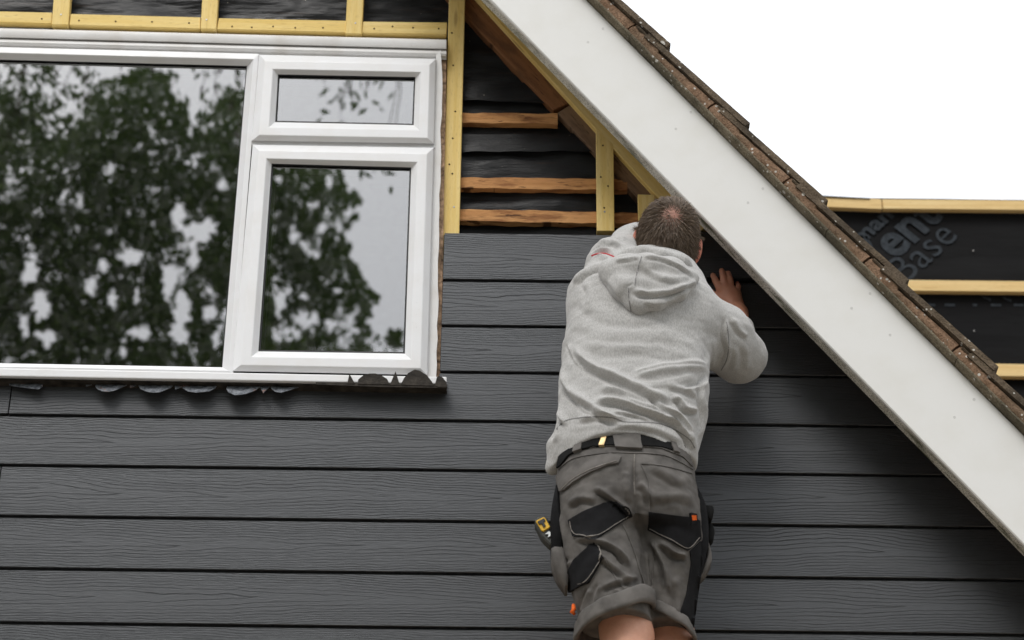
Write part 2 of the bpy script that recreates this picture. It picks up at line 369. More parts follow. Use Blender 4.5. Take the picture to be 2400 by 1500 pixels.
# --- wall behind the boards, with the window opening
WXR = P(1033, 500, 0.0).x; WXL = 2 * XAP - WXR
WZB = P(600, 884, 0.0).z; WZT = P(600, 84, 0.0).z
xr = 2.15
zap = zroof(XAP)
wv, wf = [], []
def wall_piece(poly, y0=0.085, y1=0.27):
    b = len(wv); k = len(poly)
    wv.extend([Vector((x, y0, z)) for x, z in poly] + [Vector((x, y1, z)) for x, z in poly])
    wf.append([b + i for i in range(k)]); wf.append([b + k + i for i in range(k)][::-1])
    wf.extend([[b + i, b + (i + 1) % k, b + k + (i + 1) % k, b + k + i] for i in range(k)])
wall_piece([(WXR + 0.03, 0), (xr, 0), (xr, zroof(xr)), (WXR + 0.03, zroof(WXR + 0.03))])
wall_piece([(WXL, WZT), (WXR + 0.03, WZT), (WXR + 0.03, zroof(WXR + 0.03)), (XAP, zap), (WXL, zroof(2 * XAP - WXL))])
wall_piece([(WXL, 0), (WXR + 0.03, 0), (WXR + 0.03, WZB), (WXL, WZB)])
wall_piece([(2 * XAP - xr, 0), (WXL, 0), (WXL, zroof(2 * XAP - WXL)), (2 * XAP - xr, zroof(xr))])
gable = add('gable_wall', wv, wf, M_BRICK, house)
# rest of the house body: side and back walls, floor of the dark bedroom behind the glass
box('side_wall', (xr - 0.2, 0.28, 0), (xr, 6, zroof(xr) - 0.05), M_BRICK, house)
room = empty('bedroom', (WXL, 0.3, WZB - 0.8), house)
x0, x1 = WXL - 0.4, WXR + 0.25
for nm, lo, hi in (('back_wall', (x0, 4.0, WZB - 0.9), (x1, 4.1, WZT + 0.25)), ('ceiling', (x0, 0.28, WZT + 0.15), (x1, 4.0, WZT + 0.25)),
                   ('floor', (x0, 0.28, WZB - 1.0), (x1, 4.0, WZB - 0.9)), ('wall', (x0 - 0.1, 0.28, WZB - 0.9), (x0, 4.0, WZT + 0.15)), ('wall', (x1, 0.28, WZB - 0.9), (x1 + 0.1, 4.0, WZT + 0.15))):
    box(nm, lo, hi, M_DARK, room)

# --- black felt on the open part of the gable, creased
def felt_sheet(name, px0, px1, py0, py1, Y, seed, amp=0.006, slope_cut=True):
    a = P(px0, py1, Y); b = P(px1, py0, Y); nx, nz = 150, 90
    xs = np.linspace(a.x, b.x, nx); zs = np.linspace(a.z, b.z, nz); V = []; 
    for z in zs:
        for x in xs:
            h = mnoise.fractal(Vector((x * 5 + seed, z * 16, seed)), 1.0, 2.0, 4) * amp + abs(mnoise.noise(Vector((x * 3, z * 11 + seed, 3.1)))) * amp * 1.6
            V.append((x, Y - max(-0.008, min(0.016, h)), z))
    Fc = []
    for j in range(nz - 1):
        for i in range(nx - 1):
            if slope_cut and zs[j + 1] > min(zroof(xs[i + 1]), zroof(2 * XAP - xs[i])) - 0.004: continue
            k = j * nx + i; Fc.append((k, k + 1, k + nx + 1, k + nx))
    return addnp(name, V, Fc, M_FELT, gable)
f1 = felt_sheet('felt_underlay', 1040, 1640, -60, 640, 0.078, 3.0, 0.007)
f2 = felt_sheet('felt_underlay', -60, 1062, -90, 82, 0.078, 9.0, 0.007)
f3 = felt_sheet('felt_underlay', -1700, 1062, -1300, -86, 0.0775, 21.0, 0.006)
f4 = felt_sheet('felt_underlay', -1500, -56, -90, 60, 0.0785, 27.0, 0.006)
# lapped sheets of the felt: upper course hangs over the lower one
for (pa, pb, pc) in (((1080, 232), (1330, 243), 45), ((1080, 355), (1500, 352), 40)):
    q = [P(pa[0], pa[1] - pc, 0.066), P(pb[0], pb[1] - pc, 0.066), P(pb[0], pb[1], 0.058), P(pa[0], pa[1], 0.060)]
    nx = 60; V = []
    for j in range(6):
        for i in range(nx):
            t = i / (nx - 1); w = q[0].lerp(q[1], t).lerp(q[3].lerp(q[2], t), j / 5)
            w = w + Vector((0, mnoise.noise(Vector((w.x * 9, w.z * 20, 1))) * 0.005, mnoise.noise(Vector((w.x * 14, 2, j * 0.1))) * 0.006 * (j / 5))); V.append(w)
    addnp('felt_lap', [tuple(v) for v in V], [(j * nx + i, j * nx + i + 1, (j + 1) * nx + i + 1, (j + 1) * nx + i) for j in range(5) for i in range(nx - 1)], M_FELT, gable)

# --- charcoal cladding boards
def wl(p0, p1): a, b = P(*p0, 0), P(*p1, 0); k = (b.z - a.z) / (b.x - a.x); return lambda x: a.z + (x - a.x) * k
G = [wl((1037, 546), (1430, 551)), wl((1037, 656.5), (1333, 660)), wl((1035, 763.5), (1830, 771.5)), wl((1035, 871.7), (1990, 884)), wl((0, 972), (1840, 997)),
     wl((0, 1090), (2210, 1116)), wl((0, 1209.5), (2330, 1238)), wl((0, 1332), (2400, 1361)), wl((0, 1459.5), (2400, 1489))]
for k in range(3):
    G.append((lambda f, k: (lambda x: f(x) - 0.148 * (k + 1)))(G[8], k))
XL = -2.6; gap = 0.0088; TH = 0.022
def xcut(fz, n=ND): # x where a board line meets the roof deck
    x = 0.5
    for _ in range(30): x += (zroof(x, n) - fz(x)) * 0.5
    return x
def board(top, bot, xa, xb, notch=None, lip=0.013, label=None):
    """top/bot: z(x) of the gap lines above and below; xa, xb: ends; xb None = run up under the roof"""
    zt = lambda x: top(x) - gap / 2; zb = lambda x: bot(x) + gap / 2
    if xb is None: xbt, xbb = xcut(zt) - 0.004, min(2.12, xcut(zb) - 0.004); xbt = min(xbt, 2.12)
    else: xbt = xbb = xb
    poly = [Vector((xa, 0, zb(xa))), Vector((xbb, 0, zb(xbb))), Vector((xbt, 0, zt(xbt))), Vector((xa, 0, zt(xa)))]
    if notch: # (x of the notch, z it is cut down to left of it)
        poly = poly[:3] + [Vector((notch[0], 0, zt(notch[0]))), Vector((notch[0], 0, notch[1])), Vector((xa, 0, notch[1]))]
    lv = []; x1 = xbt - 0.012
    for y in (0.0125, TH):
        lv += [Vector((xa + 0.001 if not notch else notch[0], y, zt(xa if not notch else notch[0]) - 0.003)), Vector((x1, y, zt(x1) - 0.003)), Vector((x1 - lip * 1.2, y, zt(x1) + lip)), Vector((xa + 0.001 if not notch else notch[0], y, zt(xa if not notch else notch[0]) + lip))]
    lf = [[0, 1, 2, 3], [7, 6, 5, 4], [0, 4, 5, 1], [1, 5, 6, 2], [2, 6, 7, 3], [3, 7, 4, 0]]
    o = prism('cladding_board', poly, TH, M_CLAD, gable, 0.0012, (poly[1] - poly[0]), (lv, lf))
    if label: o['label'] = label
    return o
def bx(py, px0=1041, py0=545, px1=1031, py1=872): return P(px0 + (px1 - px0) * (py - py0) / (py1 - py0), py, 0).x
xm = P(1478, 600, 0).x
board(G[0], G[1], bx(600), xm - 0.002, label='top cladding board, its upper lip bare below the old battens')
sh = 0.0155
g0b = lambda x: G[0](x) + sh; g1b = lambda x: G[1](x) + sh
board(g0b, g1b, xm + 0.002, None, label='short cladding board being pushed into place, riding higher than its neighbour')
board(G[1], G[2], bx(710), None); board(G[2], G[3], bx(818), None)
xj = P(23, 940, 0).x; xn = P(1029, 890, 0).x; zn = WZB + 0.002
board(G[3], G[4], xj + 0.001, None, (xn, P(500, 893, 0).z))
board(G[3], G[4], XL, xj - 0.001, (xj - 0.001, P(0, 884, 0).z), lip=0.004)
board(G[4], G[5], XL, None)
xj2 = P(2, 1100, 0).x
board(G[5], G[6], xj2 + 0.001, None); board(G[5], G[6], XL, xj2 - 0.001)
for k in range(6, 11): board(G[k], G[k + 1], XL, None)

# --- battens on the gable
Y1, T1 = 0.024, 0.024
post = quad('vertical_batten', [(1055, -90), (1092, -90), (1074, 640), (1034, 640)], Y1, T1, M_YEL, gable)
post['label'] = 'long yellow vertical batten beside the window frame'
def cutq(q): return [P(a, b, Y1) for a, b in q]
prism('vertical_batten', cutq([(1397, 303), (1438, 337), (1440, 541), (1399, 541)]), T1, M_YEL, gable, 0.0012, (0, 0, 1))['label'] = 'short yellow vertical batten with its top cut to the roof slope'
quad('vertical_batten', [(1495, 455), (1534, 456), (1538, 600), (1499, 600)], Y1, T1, M_YEL, gable)['label'] = 'stub of yellow batten behind the worker\'s head'
# along the roof slope
a0, b0 = P(1122, 0, Y1), P(1543, 463, Y1); dv = (b0 - a0).normalized(); nv = Vector((-dv.z, 0, dv.x))
prism('sloping_batten', [a0 - dv * 0.6, a0 + dv * 1.02, a0 + dv * 1.02 + nv * 0.052, a0 - dv * 0.6 + nv * 0.052], T1, M_YEL, gable, 0.0012, dv)['label'] = 'yellow batten running down under the roof edge'
Y2 = 0.049
a1, b1 = P(1092, 40, Y2), P(1297, 258, Y2); d1 = (b1 - a1).normalized(); n1v = Vector((-d1.z, 0, d1.x))
prism('rafter', [a1 - d1 * 0.5, b1, b1 + n1v * 0.055 + d1 * 0.006, a1 - d1 * 0.5 + n1v * 0.085], 0.04, M_RAF, gable, 0.002, d1)['label'] = 'dark reddish brown upper rafter'
a2 = P(1306, 264, Y2); d2 = (P(1500, 470, Y2) - a2).normalized(); n2v = Vector((-d2.z, 0, d2.x))
prism('rafter', [a2, a2 + d2 * 0.62, a2 + d2 * 0.62 + n2v * 0.075, a2 + n2v * 0.06], 0.04, M_RAF2, gable, 0.002, d2)['label'] = 'grey brown lower rafter with a cut top end'
# old orange battens, ragged
def rough_bar(name, a, b, h, th, mat, parent, seed, jit=0.0034, n=60):
    a, b = Vector(a), Vector(b); V = []; up = Vector((0, 0, 1)); bk = Vector((0, 1, 0))
    for i in range(n + 1):
        p = a.lerp(b, i / n)
        for k, (u_, w_) in enumerate(((0, 0), (0.5, -0.0006), (1, 0), (1, 1), (0, 1))):
            j = Vector((0, mnoise.noise(Vector((p.x * 30 + seed, k * 3.3, seed))) * jit * 0.5, mnoise.noise(Vector((p.x * 22 + seed, k * 7.7, 5 + seed))) * jit))
            V.append(p - up * h * (1 - u_) + bk * (th * w_ if w_ == 1 else w_) + j)
    F_ = []
    for i in range(n):
        for k in range(5): F_.append([i * 5 + k, i * 5 + (k + 1) % 5, (i + 1) * 5 + (k + 1) % 5, (i + 1) * 5 + k])
    F_ += [[0, 1, 2, 3, 4], [n * 5 + k for k in (4, 3, 2, 1, 0)]]
    return add(name, V, F_, mat, parent, M=frame_of(a.lerp(b, 0.5), b - a), auto=40)
for i, (xa, ya, xb, yb, hpx) in enumerate(((1070, 264, 1307, 267, 23), (1070, 415, 1470, 420, 25), (1065, 490, 1560, 499, 27))):
    a, b = P(xa, ya, 0.049), P(xb, yb, 0.049); h = a.z - P(xa, ya + hpx, 0.049).z
    rough_bar('old_batten', a, b, h, 0.022, M_OLD, gable, i * 11.3)['label'] = ('highest', 'middle', 'lowest')[i] + ' of the split orange old battens'
# over the window: short yellow rails between uprights
for q in ([(-400, 16), (122, 29), (121, 55), (-400, 42)], [(166, 32), (470, 40), (469, 67), (162, 58)], [(513, 42), (812, 48), (810, 76), (508, 68)], [(851, 50), (1048, 52), (1046, 80), (847, 77)]):
    quad('rail', q, 0.026, T1, M_YEL, gable)
for q in ([(175, -640), (216, -640), (160, 58), (121, 57)], [(502, -520), (542, -520), (507, 68), (470, 67)], [(828, -260), (866, -260), (848, 79), (809, 78)]):
    quad('upright', q, 0.021, T1 + 0.004, M_YEL, gable)

# nail heads and nail holes
def disc(name, r, mat):
    me = bpy.data.meshes.new(name); k = 10
    v = [(r * math.cos(2 * math.pi * i / k), -0.0006, r * math.sin(2 * math.pi * i / k)) for i in range(k)] + [(r * math.cos(2 * math.pi * i / k), 0.004, r * math.sin(2 * math.pi * i / k)) for i in range(k)]
    me.from_pydata(v, [], [list(range(k)), list(range(2 * k - 1, k - 1, -1))] + [[i, k + i, k + (i + 1) % k, (i + 1) % k] for i in range(k)]); me.materials.append(mat); return me
NH, NHD, NB = disc('nail', 0.0028, M_NAIL), disc('nail', 0.0026, M_NAILD), disc('nail', 0.0036, M_NAILW)
def dot(me, px, py, Y, parent): link(bpy.data.objects.new('nail', me), parent, Matrix.Translation(P(px, py, Y)))
for x, y in ((143, 34), (484, 46), (833, 54), (1064, 485)): dot(NH, x, y, 0.0205 if y < 100 else 0.0235, gable)
for x, y in ((98, 44), (185, 48), (271, 50), (356, 51), (443, 54), (544, 62), (590, 64), (640, 62), (692, 65), (757, 65), (877, 67), (920, 62), (968, 65), (1028, 67)): dot(NHD, x, y, 0.0255, gable)
for x, y in ((1059, 77), (1062, 153), (1067, 261), (1061, 324), (1053, 385), (1060, 407), (1413, 341), (1408, 415), (1425, 436), (1416, 487)): dot(NHD, x, y, 0.0235, gable)
dot(NH, 1417, 496, 0.0235, gable)

# ------------------------------------------------------------------ window
win = empty('window', (WXR - 0.6, 0, WZB), house)
def lerp2(a, b, t): return (a[0] + (b[0] - a[0]) * t, a[1] + (b[1] - a[1]) * t)
def ring(name, outer, inner, prof, mat, parent):
    V, Fc = [], []
    for f, Y in prof:
        for o, i in zip(outer, inner): V.append(P(*lerp2(o, i, f), Y))
    k = len(prof)
    for j in range(k):
        jn = (j + 1) % k
        for c in range(4): Fc.append([j * 4 + c, j * 4 + (c + 1) % 4, jn * 4 + (c + 1) % 4, jn * 4 + c])
    c0 = sum((Vector(v) for v in V), Vector()) / len(V)
    return add(name, V, Fc, mat, parent, M=Matrix.Translation(c0))
SASH = [(0, 0.03), (0, -0.020), (0.03, -0.023), (0.27, -0.034), (0.31, -0.035), (0.66, -0.035), (0.70, -0.0335), (0.93, -0.019), (0.93, 0.03)]
GASK = [(0.93, -0.0175), (1.0, -0.0165), (1.0, 0.0), (0.93, 0.0)]
def pane(name, inner, Y, parent):
    v = [P(a, b, Y) for a, b in inner]; c = sum(v, Vector()) / 4
    return add(name, v + [p + Vector((0, 0.024, 0)) for p in v], [(0, 1, 2, 3), (7, 6, 5, 4), (0, 4, 5, 1), (1, 5, 6, 2), (2, 6, 7, 3), (3, 7, 4, 0)], M_GLASS, parent, M=Matrix.Translation(c))
def sash(name, outer, inner, label):
    o = ring(name, outer, inner, SASH, M_PVC, win); o['label'] = label
    ring('gasket', outer, inner, GASK, M_GASK, o)
    big = [lerp2(b, a, 0.03) for a, b in zip(outer, inner)]
    pane('pane', big, -0.012, o); return o
FO, FI = [(607, 128), (1022, 138), (1017, 337), (590, 330)], [(655, 178), (970, 184), (966, 290), (649, 283)]
sash('fanlight', FO, FI, 'small top opening light of the window')
sash('casement', [(592, 339), (1017, 346), (1002, 879), (545, 870)], [(640, 387), (960, 396), (945, 825), (610, 820)], 'tall lower opening light of the window')
MO, MI = [(-1500, 71), (607, 126), (547, 875), (-1500, 838)], [(-1440, 105), (577, 157), (519, 860), (-1440, 824)]
fx = ring('fixed_light', MO, MI, [(0, 0.03), (0, -0.012), (0.02, -0.016), (0.40, -0.018), (0.45, -0.017), (0.93, 0.002), (0.93, 0.03)], M_PVC, win); fx['label'] = 'large fixed light filling the left of the window'
ring('gasket', MO, MI, [(0.93, 0.0035), (1.0, 0.0045), (1.0, 0.012), (0.93, 0.012)], M_GASK, fx)
pane('pane', [lerp2(b, a, 0.03) for a, b in zip(MO, MI)], 0.008, fx)
quad('transom', [(590, 329.5), (1019, 337), (1019, 346.5), (590, 339)], -0.014, 0.04, M_PVC, win, 0.001)
# jamb with a ragged outer edge
pts = []; random.seed(5)
for i in range(26):
    t = i / 25; x = 1037 + (1023 - 1037) * t + random.uniform(-2.0, 2.0) - (5 * math.exp(-((t - 0.0) / 0.05) ** 2)); pts.append(P(x, 116 + (886 - 116) * t, -0.008))
prism('jamb', [P(1022, 130, -0.008)] + pts + [P(1001, 884, -0.008)], 0.04, M_TRIM, win, 0, (0, 0, 1))
rough = []
for i in range(40):
    t = i / 39; rough.append(P(1047 - 14 * t, 96 + (888 - 96) * t, 0.012))
for i in range(39, -1, -1):
    t = i / 39; rough.append(P(1030 - 14 * t + random.uniform(-1.5, 1.5), 96 + (888 - 96) * t, 0.012))
prism('mortar_joint', rough, 0.05, M_SEAL, win, 0)
# mouldings over the head
def molding(name, prof, mat):
    """prof: (y at picture x = 0, slope, depth) lines along the window head"""
    V = []; k = len(prof)
    for px in (-1500, 1046):
        for y0, sl_, Y in prof: V.append(P(px, y0 + sl_ * px, Y))
    c = sum(V, Vector()) / len(V)
    return add(name, V, [[i, (i + 1) % k, k + (i + 1) % k, k + i] for i in range(k)] + [list(range(k)), list(range(2 * k - 1, k - 1, -1))], mat, win, M=Matrix.Translation(c), auto=35)
molding('head_trim', [(66, 0.0255, 0.05), (66, 0.0255, -0.002), (68, 0.0255, -0.010), (80, 0.0255, -0.0115), (87, 0.0258, -0.008), (89, 0.0258, 0.0), (89, 0.0258, 0.05)], M_TRIM)
molding('head_trim', [(88, 0.0258, 0.05), (89, 0.0258, 0.004), (93, 0.0262, -0.004), (98, 0.0265, -0.007), (103, 0.027, -0.004), (107, 0.027, 0.003), (112, 0.027, 0.006), (112, 0.027, 0.05)], M_TRIM)
# sill
SY = -0.042
def sl_t(x): return 862.5 + 0.0194 * x
def sl_b(x): return 881 + 0.0178 * x
q = [P(-1500, sl_t(-1500), SY), P(1047, sl_t(1047), SY), P(1047, sl_b(1047), SY), P(-1500, sl_b(-1500), SY)]
sv = [v for v in q] + [v + Vector((0, 0.09, 0)) for v in q]
sv[4].z += 0.006; sv[5].z += 0.006
add('sill', sv, [(0, 1, 2, 3), (7, 6, 5, 4), (0, 4, 5, 1), (1, 5, 6, 2), (2, 6, 7, 3), (3, 7, 4, 0)], M_PVC, win, M=Matrix.Translation(q[1]), bevel=0.003, segs=2)
aq = [q[3] + Vector((0, 0.010, -0.0018)), q[2] + Vector((0, 0.010, -0.0018))]
SILL_SHADE = [aq[0], aq[1], aq[1] + Vector((0, 0.06, -0.004)), aq[0] + Vector((0, 0.06, -0.004))]
# lead flashing: scalloped flaps, some hanging, some dressed up over the sill
lead = empty('lead_flashing', P(500, 900, 0), house)
add('sill_shade_sheet', SILL_SHADE + [v - Vector((0, 0, 0.002)) for v in SILL_SHADE], [(0, 1, 2, 3), (7, 6, 5, 4), (0, 4, 5, 1), (1, 5, 6, 2), (2, 6, 7, 3), (3, 7, 4, 0)], M_LEADD, lead)  # dark sheet added over the sill's underside, standing in for shade there
def flap(poly, Yt, Yb_, mat, ytop, ybot, label=None):
    pts = [P(x, y, Yt + (Yb_ - Yt) * min(1, max(0, (y - ytop) / (ybot - ytop)))) for x, y in poly]
    o = prism('lead_flap', pts, 0.0025, mat, lead, 0, (1, 0, 0))
    if label: o['label'] = label
    return o
H = [[(18, 893), (60, 894), (102, 896), (99, 907), (91, 912), (60, 909), (22, 903)], [(118, 894), (201, 893), (190, 897), (160, 899), (134, 899)], [(201, 894), (226, 897), (216, 901), (201, 906)],
     [(226, 897), (303, 897), (296, 903), (270, 915), (255, 918), (240, 917), (228, 912), (223, 905)], [(304, 898), (323, 901), (305, 909)],
     [(326, 899), (408, 900), (400, 909), (375, 919), (358, 920), (345, 918), (330, 912), (324, 904)], [(408, 901), (428, 906), (411, 913)],
     [(429, 903), (508, 904), (504, 910), (490, 917), (460, 920), (440, 917), (427, 909)], [(533, 903), (612, 904), (600, 914), (580, 922), (565, 925), (550, 926), (535, 919), (530, 911)],
     [(608, 904), (633, 905), (617, 921)], [(633, 904), (712, 900), (700, 907), (680, 914), (660, 920), (645, 918), (636, 911)], [(710, 901), (720, 895), (735, 900), (722, 904)]]
for h in H: flap(h, -0.006, -0.036, M_LEAD, 894, 922)
U = [[(814, 899), (819, 876), (832, 899)], [(838, 900), (840, 889), (851, 880), (865, 875.5), (879, 875), (893, 879), (907, 888), (914, 901)], [(914, 902), (927, 870), (937, 902)],
     [(939, 902), (947, 886), (957, 874), (972, 866), (985, 869), (1000, 879), (1012, 894), (1017, 904)], [(1019, 904), (1024, 884), (1029, 881), (1037, 884), (1047, 896), (1048, 906), (1030, 907)]]
for h in U: flap(h, -0.0455, -0.0455, M_LEADD, 860, 910)
flap([(740, 896), (1048, 900), (1048, 909), (900, 907), (740, 901)], -0.044, -0.044, M_LEADD, 860, 910)

# ------------------------------------------------------------------ roof edge
roof = empty('roof', SL(0.5, 0.0, 0.0), house)
def sl_prism(name, s0, s1, n0, n1, y0, y1, mat, bevel=0.001, mirror=False):
    v = [SL(s0, n0, y0), SL(s1, n0, y0), SL(s1, n1, y0), SL(s0, n1, y0)]
    dd = d
    if mirror: v = [mx(q) for q in v]; dd = Vector((d.x, 0, -d.z))
    return prism(name, v, y1 - y0, mat, roof, bevel, dd)
bl = sl_prism('barge_board', sA, sE, 0, BW, YB, YB + 0.014, M_BARGE, 0.003); bl['label'] = 'white painted barge board running down the roof edge'
sl_prism('barge_backing', sA, sE, 0.001, 0.05, YB + 0.0145, YB + 0.048, M_STRIP, 0.001)
sl_prism('barge_board', sA, sE, 0, BW, YB, YB + 0.014, M_BARGE, 0.003, True)
sl_prism('roof_deck', sA - 0.05, sE, ND, BW + 0.012, YB + 0.0485, 6.0, M_RAF2, 0)
sl_prism('roof_deck', sA - 0.05, sE, ND, BW + 0.012, YB + 0.0485, 6.0, M_RAF2, 0, True)
for x, y in ((1378, 99), (1413, 67), (1584, 302), (1619, 263), (1788, 442), (1753, 475), (2039, 688), (1996, 722), (2283, 936), (2237, 978), (2086, 785)):
    dot(NB, x, y, YB, roof)
# undercloak, mortar bed, tiles
YT = YB - 0.03
def lumpy(name, s0, s1, n0, n1, y0, y1, mat, seed, amp, step=0.012, nbn=6, nfun=None):
    ks = max(2, int((s1 - s0) / step)); V = []
    ring_ = [(i / (nbn - 1), 0.0) for i in range(nbn)] + [(1.0, 1.0), (0.0, 1.0)]
    for i in range(ks + 1):
        s = s0 + (s1 - s0) * i / ks
        for (u_, w_) in ring_:
            top = n1 if nfun is None else nfun(s)
            n_ = n0 + (top - n0) * u_
            q = SL(s, n_, y0 + (y1 - y0) * w_)
            a_ = amp * (mnoise.fractal(q * 38 + Vector((seed, 0, 0)), 0.9, 2.0, 4)) + amp * 0.9 * mnoise.noise(q * 13 + Vector((0, seed, 0)))
            bul = 0.0 if w_ else -0.004 * math.sin(math.pi * u_)
            V.append(SL(s, n_ + a_ * (0.5 if u_ in (0, 1) else 0.25), q.y + (a_ + bul if w_ == 0 else 0)))
    r = len(ring_); Fc = [[i * r + k, i * r + (k + 1) % r, (i + 1) * r + (k + 1) % r, (i + 1) * r + k] for i in range(ks) for k in range(r)]
    Fc += [list(range(r)), [ks * r + k for k in range(r)][::-1]]
    return add(name, V, Fc, mat, roof, auto=50)
noses = [(1577, 100), (1755, 295), (1937, 470), (2127, 660), (2337, 870)]
ss = [s_of(x, y, YT) for x, y in noses]; gauge = (ss[-1] - ss[0]) / 4
ntop = sum(n_of(x, y, YT) for x, y in noses) / 5
slots = [ss[0] - gauge * k for k in (6, 5, 4, 3, 2, 1)] + ss + [ss[-1] + gauge * k for k in (1, 2, 3)]
NT_, TT = ntop + 0.002, 0.017
drop = 0.018
# undercloak pieces
cuts = [sA, s_of(1468, 88, YT), s_of(1667, 285, YT), s_of(1930, 545, YT), s_of(2230, 850, YT), sE]
for i in range(5):
    lumpy('undercloak', cuts[i] + 0.001, cuts[i + 1] - 0.001, BW + 0.001, BW + 0.0105, YT + 0.004, YB + 0.10, M_UNDER, i * 3.1, 0.0022, 0.012, 4)
def under(s):   # lower face of the tile over s
    for k in range(len(slots)):
        if s <= slots[k]: return NT_ - TT - drop * (slots[k] - s) / gauge
    return NT_ - TT - drop
# mortar, cracked into lengths between the tiles
for k in range(len(slots) - 1):
    s0, s1 = slots[k] - 0.115, slots[k + 1] - 0.115
    cut = s0 + (s1 - s0) * (0.72 + 0.1 * random.random())
    lumpy('mortar_bed', s0 + 0.003, s1 - 0.003, BW + 0.0105, 0, YT + 0.005, YB + 0.10, M_MORT, k * 5.7, 0.0036, 0.008, 7, lambda s: min(under(s), under(min(s, slots[k] if s <= slots[k] else 99))) - 0.0035)
    lumpy('mortar_lump', slots[k] - 0.105, slots[k] - 0.01, NT_ - TT - drop * 0.9, 0, YT - 0.002 + 0.004 * random.random(), YB + 0.05, M_TILE, k * 9.1, 0.0035, 0.008, 5, lambda s: under(s) - 0.003)
# tiles: two columns deep, each its own piece
random.seed(11)
for c in range(3):
    for k, s in enumerate(slots):
        y0 = YT - 0.006 + random.uniform(-0.004, 0.004) + c * 0.33; s1 = s + random.uniform(-0.004, 0.004); Lt = gauge + 0.075
        sg = 26; V = []
        for i in range(sg + 1):
            t = i / sg; sc_ = s1 - Lt * (1 - t); nb = NT_ - TT - drop * (1 - t) * Lt / gauge
            for (u_, w_) in ((0, 0), (0.5, 0), (1, 0), (1, 1), (0, 1)):
                q = SL(sc_, nb, y0 + 0.325 * w_); j = mnoise.fractal(q * 45 + Vector((c, k, u_ * 3)), 1, 2, 3) * 0.0028
                V.append(SL(sc_ + (j if i == sg else 0), nb + TT * u_ + j, y0 + 0.325 * w_ + (j * 1.3 if w_ == 0 else 0)))
        Fc = [[i * 5 + q, i * 5 + (q + 1) % 5, (i + 1) * 5 + (q + 1) % 5, (i + 1) * 5 + q] for i in range(sg) for q in range(5)] + [[0, 1, 2, 3, 4], [sg * 5 + q for q in (4, 3, 2, 1, 0)]]
        add('roof_tile', V, Fc, M_TILE, roof, auto=45)

# ------------------------------------------------------------------ dormer cheek behind, stripped to membrane and battens
YD = 2.0
dorm = empty('dormer', P(2300, 900, YD), house); dorm['label'] = 'dormer cheek wrapped in black membrane with pale new battens'
ztop = P(2200, 468, YD).z; xl = A.x + (A + nn * (BW + 0.02) - A).x + (ztop - (A + nn * (BW + 0.02)).z) * d.x / d.z - 0.25; xrr = P(3300, 600, YD).x; zbt = P(2400, 1400, YD).z
box('dormer_body', (xl, YD + 0.02, zbt), (xrr, YD + 2.6, ztop - 0.01), M_DARK, dorm)
nx, nz = 120, 110; V = []
for j in range(nz):
    for i in range(nx):
        x = xl + (xrr - xl) * i / (nx - 1); z = zbt + (ztop + 0.004 - zbt) * j / (nz - 1)
        h = 0.008 * mnoise.noise(Vector((x * 1.2, z * 9, 0.4))) + 0.006 * mnoise.noise(Vector((x * 2.5 + z, z * 22, 7)))
        V.append((x, YD + min(0.008, max(-0.003, h * 0.6)), z))
addnp('membrane', V, [(j * nx + i, j * nx + i + 1, (j + 1) * nx + i + 1, (j + 1) * nx + i) for j in range(nz - 1) for i in range(nx - 1)], M_MEMB, dorm)
# lap of the lower sheet
q = [P(1950, 783, YD - 0.018), P(3300, 797, YD - 0.018)]
add('membrane_lap', [q[0], q[1], q[1] + Vector((0, 0.006, -0.16)), q[0] + Vector((0, 0.006, -0.16)), q[0] + Vector((0, 0.02, 0.004)), q[1] + Vector((0, 0.02, 0.004))], [(0, 1, 2, 3), (0, 4, 5, 1)], M_MEMB, dorm)
def dbat(name, p0, p1, h, parent=dorm):
    a, b = P(*p0, YD - 0.035), P(*p1, YD - 0.035); hh = a.z - P(p0[0], p0[1] + h, YD - 0.035).z
    if name == 'batten' and p0[0] != 2068:
        q_ = A + nn * (BW + 0.02); xs_ = q_.x + (a.z - q_.z) * d.x / d.z - 0.05; a = a + (b - a) * ((xs_ - a.x) / (b.x - a.x)) if xs_ < a.x else a
    return prism(name, [a, b, b - Vector((0, 0, hh)), a - Vector((0, 0, hh))], 0.024, M_PALE, parent, 0.0015, b - a)
dbat('batten', (2068, 466.5), (3300, 478), 22.5); dbat('batten', (1860, 458), (2065.5, 466), 24); dbat('batten', (1960, 654), (3300, 668), 25.5); dbat('batten', (2150, 849.5), (3300, 866), 29); dbat('batten', (2350, 1052), (3300, 1064), 29)
# a lifted tongue of membrane at the top left corner
a, b = P(1905, 460, YD - 0.04), P(2040, 465, YD - 0.04)
add('membrane_edge', [a, b, b + Vector((0, 0.03, 0.0)), a + Vector((0, 0.03, 0.0)), a + Vector((0, 0, 0.006)), b + Vector((0, 0, 0.001))], [(0, 1, 5, 4), (4, 5, 2, 3)], M_MEMB, dorm)
# printed words, running uphill across the membrane
def text(body, px, py, size, ang, bold=0.0, sx_=1.0):
    cu = bpy.data.curves.new('print', 'FONT'); cu.body = body; cu.size = size; cu.offset = bold; cu.resolution_u = 4
    cu.space_character = 1.02
    ob = bpy.data.objects.new('tmp', cu); COL.objects.link(ob)
    dg = bpy.context.evaluated_depsgraph_get(); dg.update()
    me = bpy.data.meshes.new_from_object(ob.evaluated_get(dg)); bpy.data.objects.remove(ob); bpy.data.curves.remove(cu)
    me.name = 'printed_word'; me.materials.clear(); me.materials.append(M_PRINT)
    o = bpy.data.objects.new('printed_word', me); p = P(px, py, YD - 0.0034)
    ca, sa = math.cos(ang), math.sin(ang)
    M = Matrix(((ca * sx_, -sa, 0, p.x), (0, 0, -1, p.y), (sa * sx_, ca, 0, p.z), (0, 0, 0, 1)))
    return link(o, dorm, M)
AN = math.radians(45)
text('Vent', 2045, 655, 0.205, AN, 0.0055)
